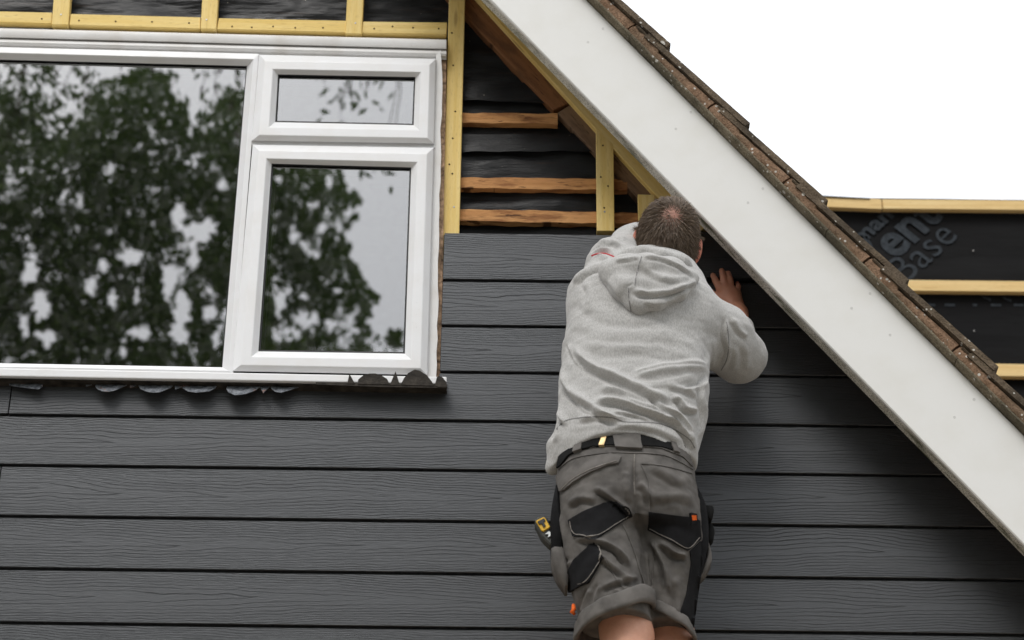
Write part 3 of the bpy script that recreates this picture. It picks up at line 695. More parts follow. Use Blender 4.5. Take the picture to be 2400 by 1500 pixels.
text('Base', 2122, 668, 0.165, AN, -0.0005)
text('rman', 2000, 590, 0.088, AN, 0.003, 1.25)
for i, x in enumerate((2168, 2214, 2280, 2322, 2376)):
    w = 24 if i != 2 else 10
    v = [P(x, 711.5, YD - 0.0034), P(x + w, 712, YD - 0.0034), P(x + w, 718, YD - 0.0034), P(x, 717.5, YD - 0.0034)]
    add('printed_dash', v, [(0, 1, 2, 3)], M_PRINT, dorm)
for x, y in ((2297, 688), (2345, 690)):
    v = [P(x, y, YD - 0.0034), P(x + 14, y + 9, YD - 0.0034), P(x + 26, y + 12, YD - 0.0034), P(x + 25, y + 18, YD - 0.0034), P(x + 8, y + 11, YD - 0.0034)]
    add('printed_mark', v, [(0, 1, 2, 3, 4)], M_PRINT, dorm)
for x, y in ((2281, 587), (2283, 775)): dot(NH, x, y, YD - 0.0055, dorm)

# ------------------------------------------------------------------ trees behind the camera, seen mirrored in the panes
def m_leaf(name, c1, c2):
    m = N(name, 0.55, 0.35); a = m.attr('leaf')[0]
    m.set('Base Color', m.mix(a, c1, c2)); t = m.t
    tl = t.nodes.new('ShaderNodeBsdfTranslucent'); t.links.new(m.mix(a, tuple(x * 1.3 for x in c1), tuple(x * 1.3 for x in c2)), tl.inputs['Color'])
    mx_ = t.nodes.new('ShaderNodeMixShader'); mx_.inputs[0].default_value = 0.35
    t.links.new(m.b.outputs[0], mx_.inputs[1]); t.links.new(tl.outputs[0], mx_.inputs[2]); t.links.new(mx_.outputs[0], t.nodes['Material Output'].inputs['Surface'])
    return m.m
M_LEAF1 = m_leaf('dark_leaf', (0.045, 0.085, 0.018), (0.105, 0.155, 0.036))
M_LEAF2 = m_leaf('mid_leaf', (0.05, 0.085, 0.026), (0.11, 0.155, 0.05))
M_BARK = m_plain('bark', (0.09, 0.07, 0.05), 0.95, 0.1, 0.4, 14, 0.9, 40)
def leaves(name, C, mat, parent, L0=0.07, W=0.42, droop=0.3):
    """one diamond leaf of two bent triangles at every centre in C"""
    n = len(C); C = np.asarray(C); r = RNG
    ax = r.normal(size=(n, 3)); ax[:, 2] -= droop * 1.5; ax /= np.linalg.norm(ax, axis=1)[:, None]
    sd_ = r.normal(size=(n, 3)); sd_ -= ax * np.sum(sd_ * ax, axis=1)[:, None]; sd_ /= np.linalg.norm(sd_, axis=1)[:, None]
    nm = np.cross(ax, sd_); Ln = (L0 * r.uniform(0.7, 1.3, n))[:, None]
    V = np.empty((n, 4, 3)); V[:, 0] = C - ax * Ln * 0.5; V[:, 2] = C + ax * Ln * 0.5
    V[:, 1] = C + sd_ * Ln * W * 0.5 + nm * Ln * 0.06; V[:, 3] = C - sd_ * Ln * W * 0.5 + nm * Ln * 0.06
    i = np.arange(n)[:, None] * 4; Fc = np.concatenate([i + np.array([0, 1, 2]), i + np.array([0, 2, 3])])
    o = addnp(name, V.reshape(-1, 3), Fc, mat, parent, smooth=False)
    at = o.data.attributes.new('leaf', 'FLOAT', 'POINT'); at.data.foreach_set('value', np.repeat(r.uniform(0, 1, n), 4).astype(np.float32))
    return o
def tree(label, base, height, clumps, mat, leafL, per_area, group='trees behind the photographer, mirrored in the window', W=0.42, droop=0.3, pts_extra=None, hang=None):
    """clumps: (centre, radii) leaf masses; limbs run from the trunk to each"""
    root = empty('broadleaf_tree', base); tag(root, label, 'tree', group)
    b = Vector(base); top = b + Vector((0.2, 0, height * 0.86)); K = 12
    pts = [b.lerp(top, k / K) + Vector((0.18 * math.sin(k * 0.9), 0.15 * math.cos(k * 1.3), 0)) for k in range(K + 1)]
    rad = [0.22 * (1 - 0.95 * k / K) + 0.006 for k in range(K + 1)]; rad[0] *= 1.4
    V, Fc = tube(pts, rad, 10)
    add('trunk', V, Fc, M_BARK, root, smooth=True)
    LV, LF = [], []; C = []
    if hang is not None:
        v, f = tube([pts[-2]] + hang, [0.05] + [0.042 - 0.034 * k / len(hang) for k in range(len(hang))], 7); LV += v; LF += f
    for (c, rr) in clumps:
        c = Vector(c); rr = Vector(rr)
        hz = max(0.25, min(0.8, (c.z - b.z) / height * 0.8)); st = pts[int(hz * K)]
        mid = st.lerp(c, 0.55) + Vector((0, 0, 0.12 * (c - st).length)); r1 = 0.02 if rr.x > 0.2 else 0.007
        if hang is not None and rr.x < 0.2:      # a spray hanging from the overhead bough
            q_ = min(hang, key=lambda h_: abs(h_.x - c.x) + 0.4 * abs(h_.y - c.y))
            v, f = tube([q_, q_.lerp(c, 0.5) + Vector((0.06, 0, 0.03)), c + Vector((0, 0, rr.z * 0.6)), c - Vector((0, 0, rr.z * 0.5))], [0.006, 0.004, 0.003, 0.002], 5)
        else:
            v, f = tube([st, st.lerp(mid, 0.5), mid, mid.lerp(c, 0.6), c], [r1, r1 * 0.7, r1 * 0.45, r1 * 0.3, 0.008], 6)
        o_ = len(LV); LV += v; LF += [[o_ + q for q in g] for g in f]
        area = rr.x * rr.z * math.pi; n = int(area * per_area * (0.35 if rr.y > 0.85 and rr.x > 0.85 else 1.0))
        # leaves gathered in sprays: twig points, then leaves round them
        nt = max(4, n // 75); p = RNG.normal(size=(nt, 3)); p /= np.linalg.norm(p, axis=1)[:, None]
        p *= (RNG.uniform(0, 1, nt) ** 0.42)[:, None]; tw = np.array(c) + p * np.array(rr)
        for q in tw[: min(nt, 10)]:
            e = Vector(q); m_ = c.lerp(e, 0.5) + Vector((0, 0, 0.05))
            v, f = tube([c.lerp(e, 0.1), m_, e], [0.006, 0.004, 0.002], 4, False); o_ = len(LV); LV += v; LF += [[o_ + g_ for g_ in g] for g in f]
        k = RNG.integers(0, nt, n); s = RNG.normal(size=(n, 3)) * np.array([0.115, 0.115, 0.15]); C.append(tw[k] + s)
    add('limbs', LV, LF, M_BARK, root, smooth=True)['kind'] = 'stuff'
    if pts_extra is not None: C.append(pts_extra)
    cr = leaves('crown', np.concatenate(C), mat, root, leafL, W, droop); cr['kind'] = 'stuff'
    return root
random.seed(3)
def mirror_clumps(lst, Y, k):
    """(px, py, radius px, radius px) of what the glass shows -> clumps standing at depth Y"""
    out = []
    for (x, y, rx, rz) in lst:
        yy = Y + random.uniform(-0.6, 0.6); c = PR(x, y, yy); e = PR(x + rx, y, yy); f = PR(x, y - rz, yy)
        out.append((c, (abs(e.x - c.x), abs(e.x - c.x) * 0.9 + 0.2, abs(f.z - c.z))))
    return out
def PRn(px, py, Y, Yg=0.02):
    dd = FWn_[None] * FPX + RTn_[None] * (px - 1200)[:, None] - UPn_[None] * (py - 750)[:, None]
    k = (2 * Yg - Y - CAM.y) / dd[:, 1]; p = np.array(CAM)[None] + dd * k[:, None]; p[:, 1] = Y; return p
FWn_, RTn_, UPn_ = np.array(FW), np.array(RT), np.array(UP)
def canopy(n, x0_, x1_, y0_, y1_, Y, dY, keep):
    px, py = RNG.uniform(x0_, x1_, n), RNG.uniform(y0_, y1_, n)
    nz_ = np.array([mnoise.fractal(Vector((x / 40, y / 50, 1.7)), 1.0, 2.0, 3) for x, y in zip(px, py)]); nf = np.array([mnoise.noise(Vector((x / 15, y / 19, 4.2))) for x, y in zip(px, py)])
    m_ = keep(px, py, nz_, nf); px, py = px[m_], py[m_]
    return PRn(px, py, Y + RNG.uniform(-dY, dY, len(px)))
def ellh(px, py, lst):
    h = np.zeros(len(px))
    for (x, y, a_, b_) in lst: h = np.maximum(h, 1.12 - np.sqrt(((px - x) / a_) ** 2 + ((py - y) / b_) ** 2))
    return h
# the broad tree filling the large pane
Y_A = -13.0
OX = [-900, -700, -500, -300, -60, 0, 60, 110, 150, 190, 225, 260, 330, 395, 430, 452, 475, 500, 540, 640]; OY = [330, 190, 120, 130, 190, 215, 250, 300, 330, 270, 205, 180, 160, 185, 240, 300, 290, 255, 215, 200]
HOLES = [(465, 545, 48, 42), (420, 515, 22, 35), (455, 610, 22, 30), (400, 650, 24, 62), (430, 720, 26, 50), (425, 790, 30, 40), (70, 640, 22, 50), (95, 720, 26, 45), (105, 795, 28, 26), (245, 620, 18, 22), (310, 600, 40, 22), (215, 670, 16, 26), (320, 700, 14, 26), (330, 790, 30, 20), (292, 830, 10, 16), (490, 730, 24, 26), (510, 800, 16, 30), (55, 770, 12, 30), (265, 700, 14, 20), (150, 470, 10, 14), (520, 440, 14, 20), (60, 400, 20, 18), (45, 330, 18, 20)]
def keepA(px, py, n1_, n2_):
    o_ = np.interp(px, OX, OY); low_ = np.clip((py - 430) / 250, 0, 1)
    ok = (py > o_ + n1_ * 45 + n2_ * 22); d_ = 1.0 + 1.1 * n1_ + 0.55 * n2_ - 0.14 * low_
    return ok & (RNG.uniform(0, 1, len(px)) < np.clip(d_, 0.12, 1)) & (ellh(px, py, HOLES) + n2_ * 0.6 < 0.35)
ptsA = np.concatenate([canopy(90000, -160, 640, 140, 930, Y_A, 1.3, keepA), canopy(60000, -900, -160, 60, 930, Y_A, 1.4, keepA)])
bA = PR(250, 700, Y_A); low = []
for k in range(22): low.append((Vector((bA.x + random.uniform(-4.0, 2.4), Y_A + random.uniform(-2, 1.2), random.uniform(4.0, bA.z - 1.9))), (1.1, 1.1, 0.9)))
tree('tall dense tree mirrored across the large fixed pane', (bA.x, Y_A - 0.3, 0), PR(330, 240, Y_A).z, low, M_LEAF1, 0.07, 2200, pts_extra=ptsA)
# the right-hand tree, filling the left half of the casement
Y_B = -14.5
BYs = [330, 380, 430, 480, 520, 560, 600, 640, 680, 710, 740, 765, 800, 850, 900]; BXs = [700, 770, 815, 845, 835, 800, 812, 838, 868, 880, 872, 850, 868, 870, 860]
HB_ = [(725, 755, 34, 26), (690, 790, 26, 22), (655, 715, 22, 40), (640, 800, 16, 18), (780, 770, 18, 26), (810, 810, 16, 22), (755, 545, 18, 20), (690, 560, 14, 20), (740, 600, 16, 16), (655, 430, 12, 14), (790, 690, 16, 12), (715, 700, 16, 14), (770, 430, 14, 14)]
def keepB(px, py, n1_, n2_):
    d_ = 0.90 + 1.3 * n1_ + 0.6 * n2_ - 0.15 * np.clip((py - 500) / 250, 0, 1)
    ok = (px < np.interp(py, BYs, BXs) + n1_ * 30 + n2_ * 22) & (py > 395 + n1_ * 30)
    return ok & (RNG.uniform(0, 1, len(px)) < np.clip(d_, 0.1, 1)) & (ellh(px, py, HB_) + n2_ * 0.6 < 0.35)
ptsB = canopy(34000, 540, 900, 330, 920, Y_B, 1.1, keepB); ptsB2 = canopy(700, 900, 950, 770, 840, Y_B, 0.5, lambda x, y, a_, b_: ((x - 925) / 26) ** 2 + ((y - 805) / 30) ** 2 + b_ * 0.8 < 0.7)
bB = PR(690, 700, Y_B); low = [(Vector((bB.x + random.uniform(-1.8, 1.8), Y_B + random.uniform(-1.5, 1.2), random.uniform(4.5, bB.z - 1.9))), (1.0, 1.0, 0.9)) for k in range(10)]
tree('narrow tree mirrored in the lower opening light', (bB.x, Y_B, 0), PR(700, 420, Y_B).z, low, M_LEAF1, 0.07, 2200, pts_extra=np.concatenate([ptsB, ptsB2]))
# nearer tree whose long drooping sprays hang across the top of the panes
Y_C = -9.0
cC = mirror_clumps([(40, 250, 60, 60), (130, 190, 45, 30), (15, 160, 30, 20), (90, 300, 60, 50), (200, 190, 25, 25), (195, 240, 18, 22), (130, 255, 50, 15), (20, 330, 40, 60), (60, 180, 30, 12),
                    (285, 165, 10, 14), (360, 168, 22, 10), (520, 172, 22, 12), (505, 205, 14, 12), (472, 222, 18, 10), (555, 165, 15, 8), (545, 260, 16, 40), (822, 225, 30, 26), (800, 260, 14, 16), (862, 205, 16, 18), (915, 405, 18, 18), (900, 380, 20, 12), (560, 330, 14, 50)], Y_C, 1)
bC = Vector((PR(-500, 500, Y_C).x - 1.0, Y_C - 0.8, 0)); zc = PR(200, 180, Y_C).z
low = [(Vector((bC.x + random.uniform(-1.8, 1.0), Y_C - 0.8 + random.uniform(-1.3, 1.0), random.uniform(4.0, zc + 0.6))), (0.9, 0.9, 0.8)) for k in range(14)]
zt_ = PR(500, 120, Y_C).z + 0.35; hg = [Vector((x, Y_C + 0.1 * math.sin(x * 3), zt_ + 0.10 * math.sin(x * 2.1))) for x in np.linspace(bC.x + 1.2, PR(930, 300, Y_C).x + 0.3, 14)]
tree('near tree with drooping leafy sprays mirrored along the top of the panes', bC, zc + 0.6, cC + low, M_LEAF2, 0.11, 1000, W=0.34, droop=0.9, hang=hg)

# unseen wood added to cut off the low sky light in front
wc = []
for k in range(150):
    c = np.array([random.uniform(-24, 24), random.uniform(-25, -17), random.uniform(0.8, 10.0)]); p = RNG.normal(size=(420, 3)); p /= np.linalg.norm(p, axis=1)[:, None]
    wc.append(c + p * (RNG.uniform(0, 1, 420) ** 0.4)[:, None] * np.array([2.0, 1.6, 1.6]))
wood = leaves('unseen_wood', np.concatenate(wc), M_LEAF1, None, 0.28, 0.6, 0.2); tag(wood, kind='stuff', label='unseen wood added to block low sky light facing the house', cat='unseen_wood')

# ------------------------------------------------------------------ soft-shape modelling (distance fields -> one closed surface)
class Field:
    def __init__(s, lo, hi, h):
        s.lo = np.array(lo, float); s.h = h; s.n = np.ceil((np.array(hi) - s.lo) / h).astype(int) + 1
        s.f = np.full(s.n, 0.2, np.float32)
    def _box(s, lo, hi):
        a = np.maximum(0, np.floor((np.array(lo) - s.lo) / s.h).astype(int)); b = np.minimum(s.n, np.ceil((np.array(hi) - s.lo) / s.h).astype(int) + 1)
        if np.any(b <= a): return None
        sl_ = tuple(slice(i, j) for i, j in zip(a, b))
        g = np.meshgrid(*[s.lo[k] + s.h * np.arange(a[k], b[k]) for k in range(3)], indexing='ij')
        return sl_, np.stack(g, -1)
    def put(s, lo, hi, fn, k=0.02, op='add'):
        m = k + 3 * s.h; r = s._box(np.array(lo) - m, np.array(hi) + m)
        if r is None: return s
        sl_, X = r; b = fn(X).astype(np.float32); a = s.f[sl_]
        if op == 'cut': b = -b; t = np.clip(0.5 - 0.5 * (b - a) / k, 0, 1); s.f[sl_] = a * (1 - t) + b * t + k * t * (1 - t) if False else np.maximum(a, b)
        else: t = np.clip(0.5 + 0.5 * (b - a) / k, 0, 1); s.f[sl_] = b * (1 - t) + a * t - k * t * (1 - t)
        return s
    def cone(s, p, q, r0_, r1_, k=0.02, flat=None):
        p, q = np.array(p, float), np.array(q, float); R = max(r0_, r1_) * 1.3
        def fn(X):
            v = X - p; w = q - p; t = np.clip((v @ w) / (w @ w), 0, 1); e = v - t[..., None] * w
            if flat is not None:
                ax, fac = flat; ax = np.array(ax, float); ax /= np.linalg.norm(ax); c = e @ ax; e = e + (c * (fac - 1))[..., None] * ax
            return np.linalg.norm(e, axis=-1) - (r0_ + (r1_ - r0_) * t)
        return s.put(np.minimum(p, q) - R, np.maximum(p, q) + R, fn, k)
    def chain(s, pts, rad, k=0.02, flat=None):
        for i in range(len(pts) - 1): s.cone(pts[i], pts[i + 1], rad[i], rad[i + 1], k, flat)
        return s
    def ell(s, c, rad, R=None, k=0.02):
        c = np.array(c, float); rad = np.array(rad, float); R = np.eye(3) if R is None else np.array(R)
        m = max(rad)
        def fn(X):
            v = (X - c) @ R; l = np.linalg.norm(v / rad, axis=-1); g = np.linalg.norm(v / rad ** 2, axis=-1)
            return l * (l - 1) / np.maximum(g, 1e-6)
        return s.put(c - m, c + m, fn, k)
    def loft(s, secs, k=0.02, p=2.4):
        """secs: (z, cx, cy, half width, half depth)"""
        secs = np.array(sorted(secs), float); z = secs[:, 0]
        lo = [(secs[:, 1] - secs[:, 3]).min(), (secs[:, 2] - secs[:, 4]).min(), z[0]]; hi = [(secs[:, 1] + secs[:, 3]).max(), (secs[:, 2] + secs[:, 4]).max(), z[-1]]
        zz = np.linspace(z[0], z[-1], 200); cols = []
        for j in range(1, 5):
            c = np.interp(zz, z, secs[:, j]); ker = np.hanning(15); ker /= ker.sum(); cp = np.pad(c, 7, mode='edge'); cols.append(np.convolve(cp, ker, 'valid'))
        def fn(X):
            q = X[..., 2]; cx, cy, a, b = [np.interp(q, zz, c) for c in cols]
            l = (np.abs((X[..., 0] - cx) / a) ** p + np.abs((X[..., 1] - cy) / b) ** p) ** (1 / p)
            dxy = (l - 1) * np.minimum(a, b)
            return np.maximum(dxy, np.maximum(z[0] - q, q - z[-1]))
        return s.put(lo, hi, fn, k)
    def mesh(s):
        f = s.f; n = s.n; ins = f < 0
        c = [ins[i:n[0] - 1 + i, j:n[1] - 1 + j, k:n[2] - 1 + k] for i in (0, 1) for j in (0, 1) for k in (0, 1)]
        cnt = sum(x.astype(np.int8) for x in c); act = (cnt > 0) & (cnt < 8); idx = np.full(act.shape, -1, np.int64); ijk = np.argwhere(act); idx[act] = np.arange(len(ijk))
        acc = np.zeros((len(ijk), 3)); num = np.zeros(len(ijk))
        off = [(i, j, k) for i in (0, 1) for j in (0, 1) for k in (0, 1)]
        for a in range(8):
            for ax in range(3):
                if off[a][ax]: continue
                o1 = np.array(off[a]); o2 = o1.copy(); o2[ax] = 1
                v1 = f[tuple((ijk + o1).T)]; v2 = f[tuple((ijk + o2).T)]; m = (v1 < 0) != (v2 < 0)
                t = np.where(m, v1 / np.where(m, v1 - v2, 1), 0); p = o1 + np.zeros((len(ijk), 3)); p[:, ax] = t
                acc += p * m[:, None]; num += m
        V = s.lo + s.h * (ijk + acc / num[:, None]); Q = []
        for ax in range(3):
            b, c2 = (ax + 1) % 3, (ax + 2) % 3
            sh = [slice(None)] * 3; s1 = sh.copy(); s2 = sh.copy(); s1[ax] = slice(0, n[ax] - 1); s2[ax] = slice(1, n[ax])
            A_, B_ = ins[tuple(s1)], ins[tuple(s2)]; e = np.argwhere(A_ != B_); e = e[(e[:, b] > 0) & (e[:, c2] > 0) & (e[:, b] < n[b] - 1) & (e[:, c2] < n[c2] - 1)]
            if not len(e): continue
            flip = A_[tuple(e.T)]
            def g(db, dc): q = e.copy(); q[:, b] -= db; q[:, c2] -= dc; return idx[tuple(q.T)]
            q = np.stack([g(0, 0), g(1, 0), g(1, 1), g(0, 1)], 1); q[~flip] = q[~flip][:, ::-1]; Q.append(q)
        Q = np.concatenate(Q); Q = Q[(Q >= 0).all(1)]
        return V, Q
def vnormals(V, Q):
    n = np.cross(V[Q[:, 2]] - V[Q[:, 0]], V[Q[:, 3]] - V[Q[:, 1]]); N_ = np.zeros_like(V)
    for k in range(4): np.add.at(N_, Q[:, k], n)
    return N_ / np.maximum(np.linalg.norm(N_, axis=1), 1e-9)[:, None]
def relax(V, Q, it=2, lam=0.5):
    for _ in range(it):
        S_ = np.zeros_like(V); c = np.zeros(len(V))
        for k in range(4):
            a, b = Q[:, k], Q[:, (k + 1) % 4]; np.add.at(S_, a, V[b]); np.add.at(c, a, 1); np.add.at(S_, b, V[a]); np.add.at(c, b, 1)
        V = V + lam * (S_ / c[:, None] - V)
    return V
RTn, UPn, FWn, CAMn = [np.array(v) for v in (RT, UP, FW, CAM)]
def PXn(V):
    dd = V - CAMn; z = dd @ FWn; return np.stack([1200 + FPX * (dd @ RTn) / z, 750 - FPX * (dd @ UPn) / z], 1)
def polydist(X, poly):
    """signed distance and position along a polyline (picture units)"""
    poly = np.array(poly, float); best = np.full(len(X), 1e9); sg = np.zeros(len(X)); tt = np.zeros(len(X))
    seg = np.linalg.norm(np.diff(poly, axis=0), axis=1); cum = np.concatenate([[0], np.cumsum(seg)])
    for i in range(len(poly) - 1):
        a, b = poly[i], poly[i + 1]; w = b - a; t = np.clip(((X - a) @ w) / (w @ w), 0, 1); e = X - a - t[:, None] * w; dd = np.linalg.norm(e, axis=1)
        m = dd < best; best[m] = dd[m]; sg[m] = np.sign(w[0] * e[m, 1] - w[1] * e[m, 0]); tt[m] = (cum[i] + t[m] * seg[i]) / cum[-1]
    return best * sg, tt
def smoothpoly(p, n=24):
    p = np.array(p, float); t = np.linspace(0, len(p) - 1, n); out = []
    for q in t:
        i = min(int(q), len(p) - 2); f = q - i; a, b, c, e = p[max(i - 1, 0)], p[i], p[i + 1], p[min(i + 2, len(p) - 1)]
        out.append(0.5 * ((2 * b) + (-a + c) * f + (2 * a - 5 * b + 4 * c - e) * f ** 2 + (-a + 3 * b - 3 * c + e) * f ** 3))
    return np.array(out)
def folds(V, Q, lst, facing=0.05):
    """cloth folds: a soft ridge with a valley on its right-hand side (looking along the line)"""
    Nn = vnormals(V, Q); X = PXn(V); view = (CAMn - V); view /= np.linalg.norm(view, axis=1)[:, None]
    fac = np.clip((np.sum(Nn * view, 1) - facing) / 0.3, 0, 1); D = np.zeros(len(V))
    for (poly, w, A_, asym) in lst:
        w = w * 0.88; A_ = A_ * 1.2
        s_, t = polydist(X, smoothpoly(poly)); end = np.clip(np.minimum(t, 1 - t) / 0.18, 0, 1); end = end * end * (3 - 2 * end)
        D += A_ * end * (np.exp(-np.abs(s_ / w) ** 1.6) - asym * np.exp(-np.abs((s_ - 1.45 * w) / (0.62 * w)) ** 1.7))
    return V + Nn * (D * fac)[:, None]
def npnoise(V, sc, seed):
    return np.array([mnoise.fractal(Vector((v[0] * sc[0] + seed, v[1] * sc[1], v[2] * sc[2] - seed)), 1.0, 2.0, 3) for v in V])

# ------------------------------------------------------------------ materials of the figure
def m_fleece():
    m = N('grey_marl_fleece', 0.95, 0.1); o = m.obj()
    n1 = m.noise(m.vmul(o, (420, 420, 150)), 1.0, 3.0); n2 = m.noise(o, 700.0, 2.0); n3 = m.noise(o, 5.0, 3.0)
    c = m.mix(m.rng(n1, 0.36, 0.64), (0.345, 0.337, 0.326), (0.50, 0.490, 0.476)); c = m.mix(m.rng(n3, 0.35, 0.7, 0, 0.35), c, (0.41, 0.40, 0.385))
    m.set('Base Color', c); m.set('Sheen Weight', 0.25); m.set('Sheen Roughness', 0.6); m.bump(m.math('ADD', n2, n1), 0.35, 0.0015); return m.m
M_FLEECE = m_fleece()
def m_canvas(name, c, var=0.3):
    m = N(name, 0.9, 0.15); o = m.obj(); n1 = m.noise(o, 26.0, 4.0); n2 = m.noise(m.vmul(o, (1, 1, 1)), 900.0, 2.0); n3 = m.noise(o, 7.0, 3.0)
    c1 = tuple(x * (1 - var) for x in c); c2 = tuple(x * (1 + var) for x in c)
    k = m.mix(m.rng(n1, 0.3, 0.7), c1, c2); k = m.mix(m.rng(n3, 0.48, 0.72, 0, 0.55), k, tuple(x * 1.6 for x in c)); m.set('Base Color', k)
    m.bump(m.math('ADD', n2, m.math('MULTIPLY', n1, 0.5)), 0.3, 0.002); return m.m
M_CANVAS = m_canvas('grey_work_canvas', (0.114, 0.106, 0.099))
M_BLACK = m_canvas('black_cordura', (0.011, 0.011, 0.012), 0.35)
M_BELT = m_canvas('black_webbing', (0.009, 0.009, 0.009), 0.3)
M_STITCH = m_plain('grey_stitching', (0.24, 0.22, 0.20), 0.9, 0.1, 0.3, 300, 0)
M_SEAM = m_plain('fleece_seam', (0.22, 0.215, 0.21), 0.95, 0.1, 0.2, 300, 0)
M_RED = m_plain('red_print', (0.36, 0.03, 0.035), 0.8, 0.2, 0.2, 200, 0)
M_ORANGE = m_plain('orange_label', (0.75, 0.13, 0.02), 0.8, 0.2, 0.25, 300, 0)
M_BRASS = m_plain('brass_tag', (0.55, 0.40, 0.20), 0.4, 0.5, 0.2, 100, 0.1, metal=0.5)
M_BOOT = m_plain('brown_leather', (0.10, 0.06, 0.035), 0.6, 0.3)
def m_skin():
    m = N('skin', 0.52, 0.4); o = m.obj(); a = m.attr('tint'); n1 = m.noise(o, 60.0, 4.0); n2 = m.noise(o, 480.0, 3.0)
    c = m.mix(m.rng(n1, 0.3, 0.7, 0, 0.5), a[0], (0.50, 0.22, 0.145)); c = m.mix(m.rng(n2, 0.56, 0.7, 0, 0.3), c, (0.33, 0.15, 0.10))
    m.set('Base Color', c); m.set('Subsurface Weight', 0.12); m.set('Subsurface Radius', (0.012, 0.004, 0.002)); m.set('Subsurface Scale', 0.5)
    m.bump(m.math('ADD', n2, n1), 0.18, 0.0012); return m.m
M_SKIN = m_skin()
def m_hair():
    m = N('short_brown_hair', 0.5, 0.35); a = m.attr('tone')[2]
    m.set('Base Color', m.mix(a, (0.058, 0.040, 0.028), (0.25, 0.18, 0.125))); return m.m
M_HAIR = m_hair()

# ------------------------------------------------------------------ the worker
def W3(px, py, Y): return np.array(P(px, py, Y))
def sec(py, xl_, xr_, Yc, b):
    l, r = P(xl_, py, Yc), P(xr_, py, Yc); return (0.5 * (l.z + r.z), 0.5 * (l.x + r.x), Yc, 0.5 * (r.x - l.x), b)
HC = W3(1567, 548, -0.30)                                  # middle of the skull
tilt, rollh = math.radians(34), math.radians(9)
Rh = np.array(Matrix.Rotation(rollh, 3, 'Y') @ Matrix.Rotation(tilt, 3, 'X'))  # head frame: x right, y towards the wall, z crown
def hl(x, y, z): return HC + Rh @ np.array([x, y, z])
SHL, ELL, WRL = W3(1394, 692, -0.32), W3(1492, 590, -0.20), W3(1532, 552, -0.065)
SHR, ELR, WRR = W3(1630, 745, -0.33), W3(1735, 836, -0.21), W3(1729, 735, -0.055)
KL, KR = W3(1470, 1492, -0.40), W3(1566, 1500, -0.30)
HIPL, HIPR = W3(1405, 1190, -0.37), W3(1560, 1190, -0.35)
ZF = min(KL[2], KR[2]) - 0.47                               # where the boots stand
AL, AR = np.array([KL[0] - 0.01, -0.47, ZF + 0.09]), np.array([KR[0] + 0.02, -0.38, ZF + 0.09])
NECK = hl(0, -0.015, -0.07); CH = np.array([0.5 * (SHL[0] + SHR[0]), -0.31, 0.5 * (SHL[2] + SHR[2]) + 0.01])

# body: head, neck, trunk, arms with hands, legs, feet in one surface
lo = np.minimum.reduce([SHL, AL, AR, KL]) - [0.16, 0.2, 0.12]; hi = np.maximum.reduce([HC, ELR, WRL, SHR]) + [0.14, 0.3, 0.2]; hi[1] = 0.0
B_ = Field(lo, hi, 0.0042)
B_.ell(HC, (0.074, 0.094, 0.090), Rh, 0.01).ell(hl(0, 0.042, -0.062), (0.058, 0.058, 0.078), Rh, 0.04).ell(hl(0, -0.035, -0.03), (0.066, 0.058, 0.065), Rh, 0.03)
B_.cone(hl(0, 0.098, -0.02), hl(0, 0.116, -0.055), 0.010, 0.014, 0.012).ell(hl(0, 0.09, -0.10), (0.022, 0.012, 0.009), Rh, 0.01).ell(hl(0, 0.092, -0.118), (0.02, 0.012, 0.008), Rh, 0.008).ell(hl(0, 0.085, 0.01), (0.05, 0.02, 0.012), Rh, 0.015)
for sgn in (-1, 1):
    B_.ell(hl(sgn * 0.034, 0.083, -0.018), (0.014, 0.012, 0.010), Rh, 0.004)
    Re = Rh @ np.array(Matrix.Rotation(sgn * math.radians(-28), 3, 'Z'))
    B_.ell(hl(sgn * 0.081, -0.004, -0.030), (0.0075, 0.020, 0.034), Re, 0.006).ell(hl(sgn * 0.076, 0.006, -0.036), (0.012, 0.010, 0.020), Rh, 0.006).ell(hl(sgn * 0.077, 0.006, -0.060), (0.006, 0.009, 0.011), Re, 0.006)
B_.cone(hl(0, -0.01, -0.05), CH + [0, 0, 0.02], 0.062, 0.072, 0.03)
TS = [sec(1240, 1345, 1600, -0.36, 0.095), sec(1150, 1340, 1600, -0.36, 0.105), sec(1085, 1330, 1600, -0.36, 0.105), sec(990, 1330, 1625, -0.345, 0.105), sec(900, 1335, 1635, -0.33, 0.11), sec(800, 1345, 1650, -0.32, 0.112), sec(720, 1360, 1650, -0.315, 0.10), sec(660, 1400, 1620, -0.31, 0.075)]
B_.loft(TS, 0.03)
B_.chain([SHL, ELL, WRL], [0.052, 0.040, 0.027], 0.025).chain([SHR, ELR, WRR], [0.052, 0.041, 0.027], 0.025)
# right hand on the wall
def hand(palm, wrist, fingers, thumb):
    B_.cone(wrist, palm, 0.025, 0.028, 0.014, (np.array([0, 1, 0.2]), 1.5))
    for kn, mid, tip, r in fingers:
        B_.cone(palm, kn, 0.022, r * 1.15, 0.010, (np.array([0, 1, 0.2]), 1.35)); B_.chain([kn, mid, tip], [r * 1.04, r, r * 0.84], 0.0025)
    kn, mid, tip, r = thumb; B_.chain([palm + (wrist - palm) * 0.4, kn, mid, tip], [0.02, r * 1.2, r, r * 0.85], 0.006)
palmR = W3(1714, 697, -0.030)
hand(palmR, WRR, [(W3(1686, 676, -0.034), W3(1677, 658, -0.032), W3(1671, 645, -0.014), 0.0092), (W3(1700, 671, -0.036), W3(1695, 649, -0.034), W3(1691.5, 634.5, -0.014), 0.0094),
                  (W3(1714, 674, -0.034), W3(1710.5, 653, -0.032), W3(1707, 640, -0.014), 0.0088), (W3(1728, 686, -0.030), W3(1730, 672, -0.027), W3(1728.5, 664, -0.012), 0.0078)],
     (W3(1690, 704, -0.03), W3(1676, 696, -0.024), W3(1667, 684, -0.013), 0.010))
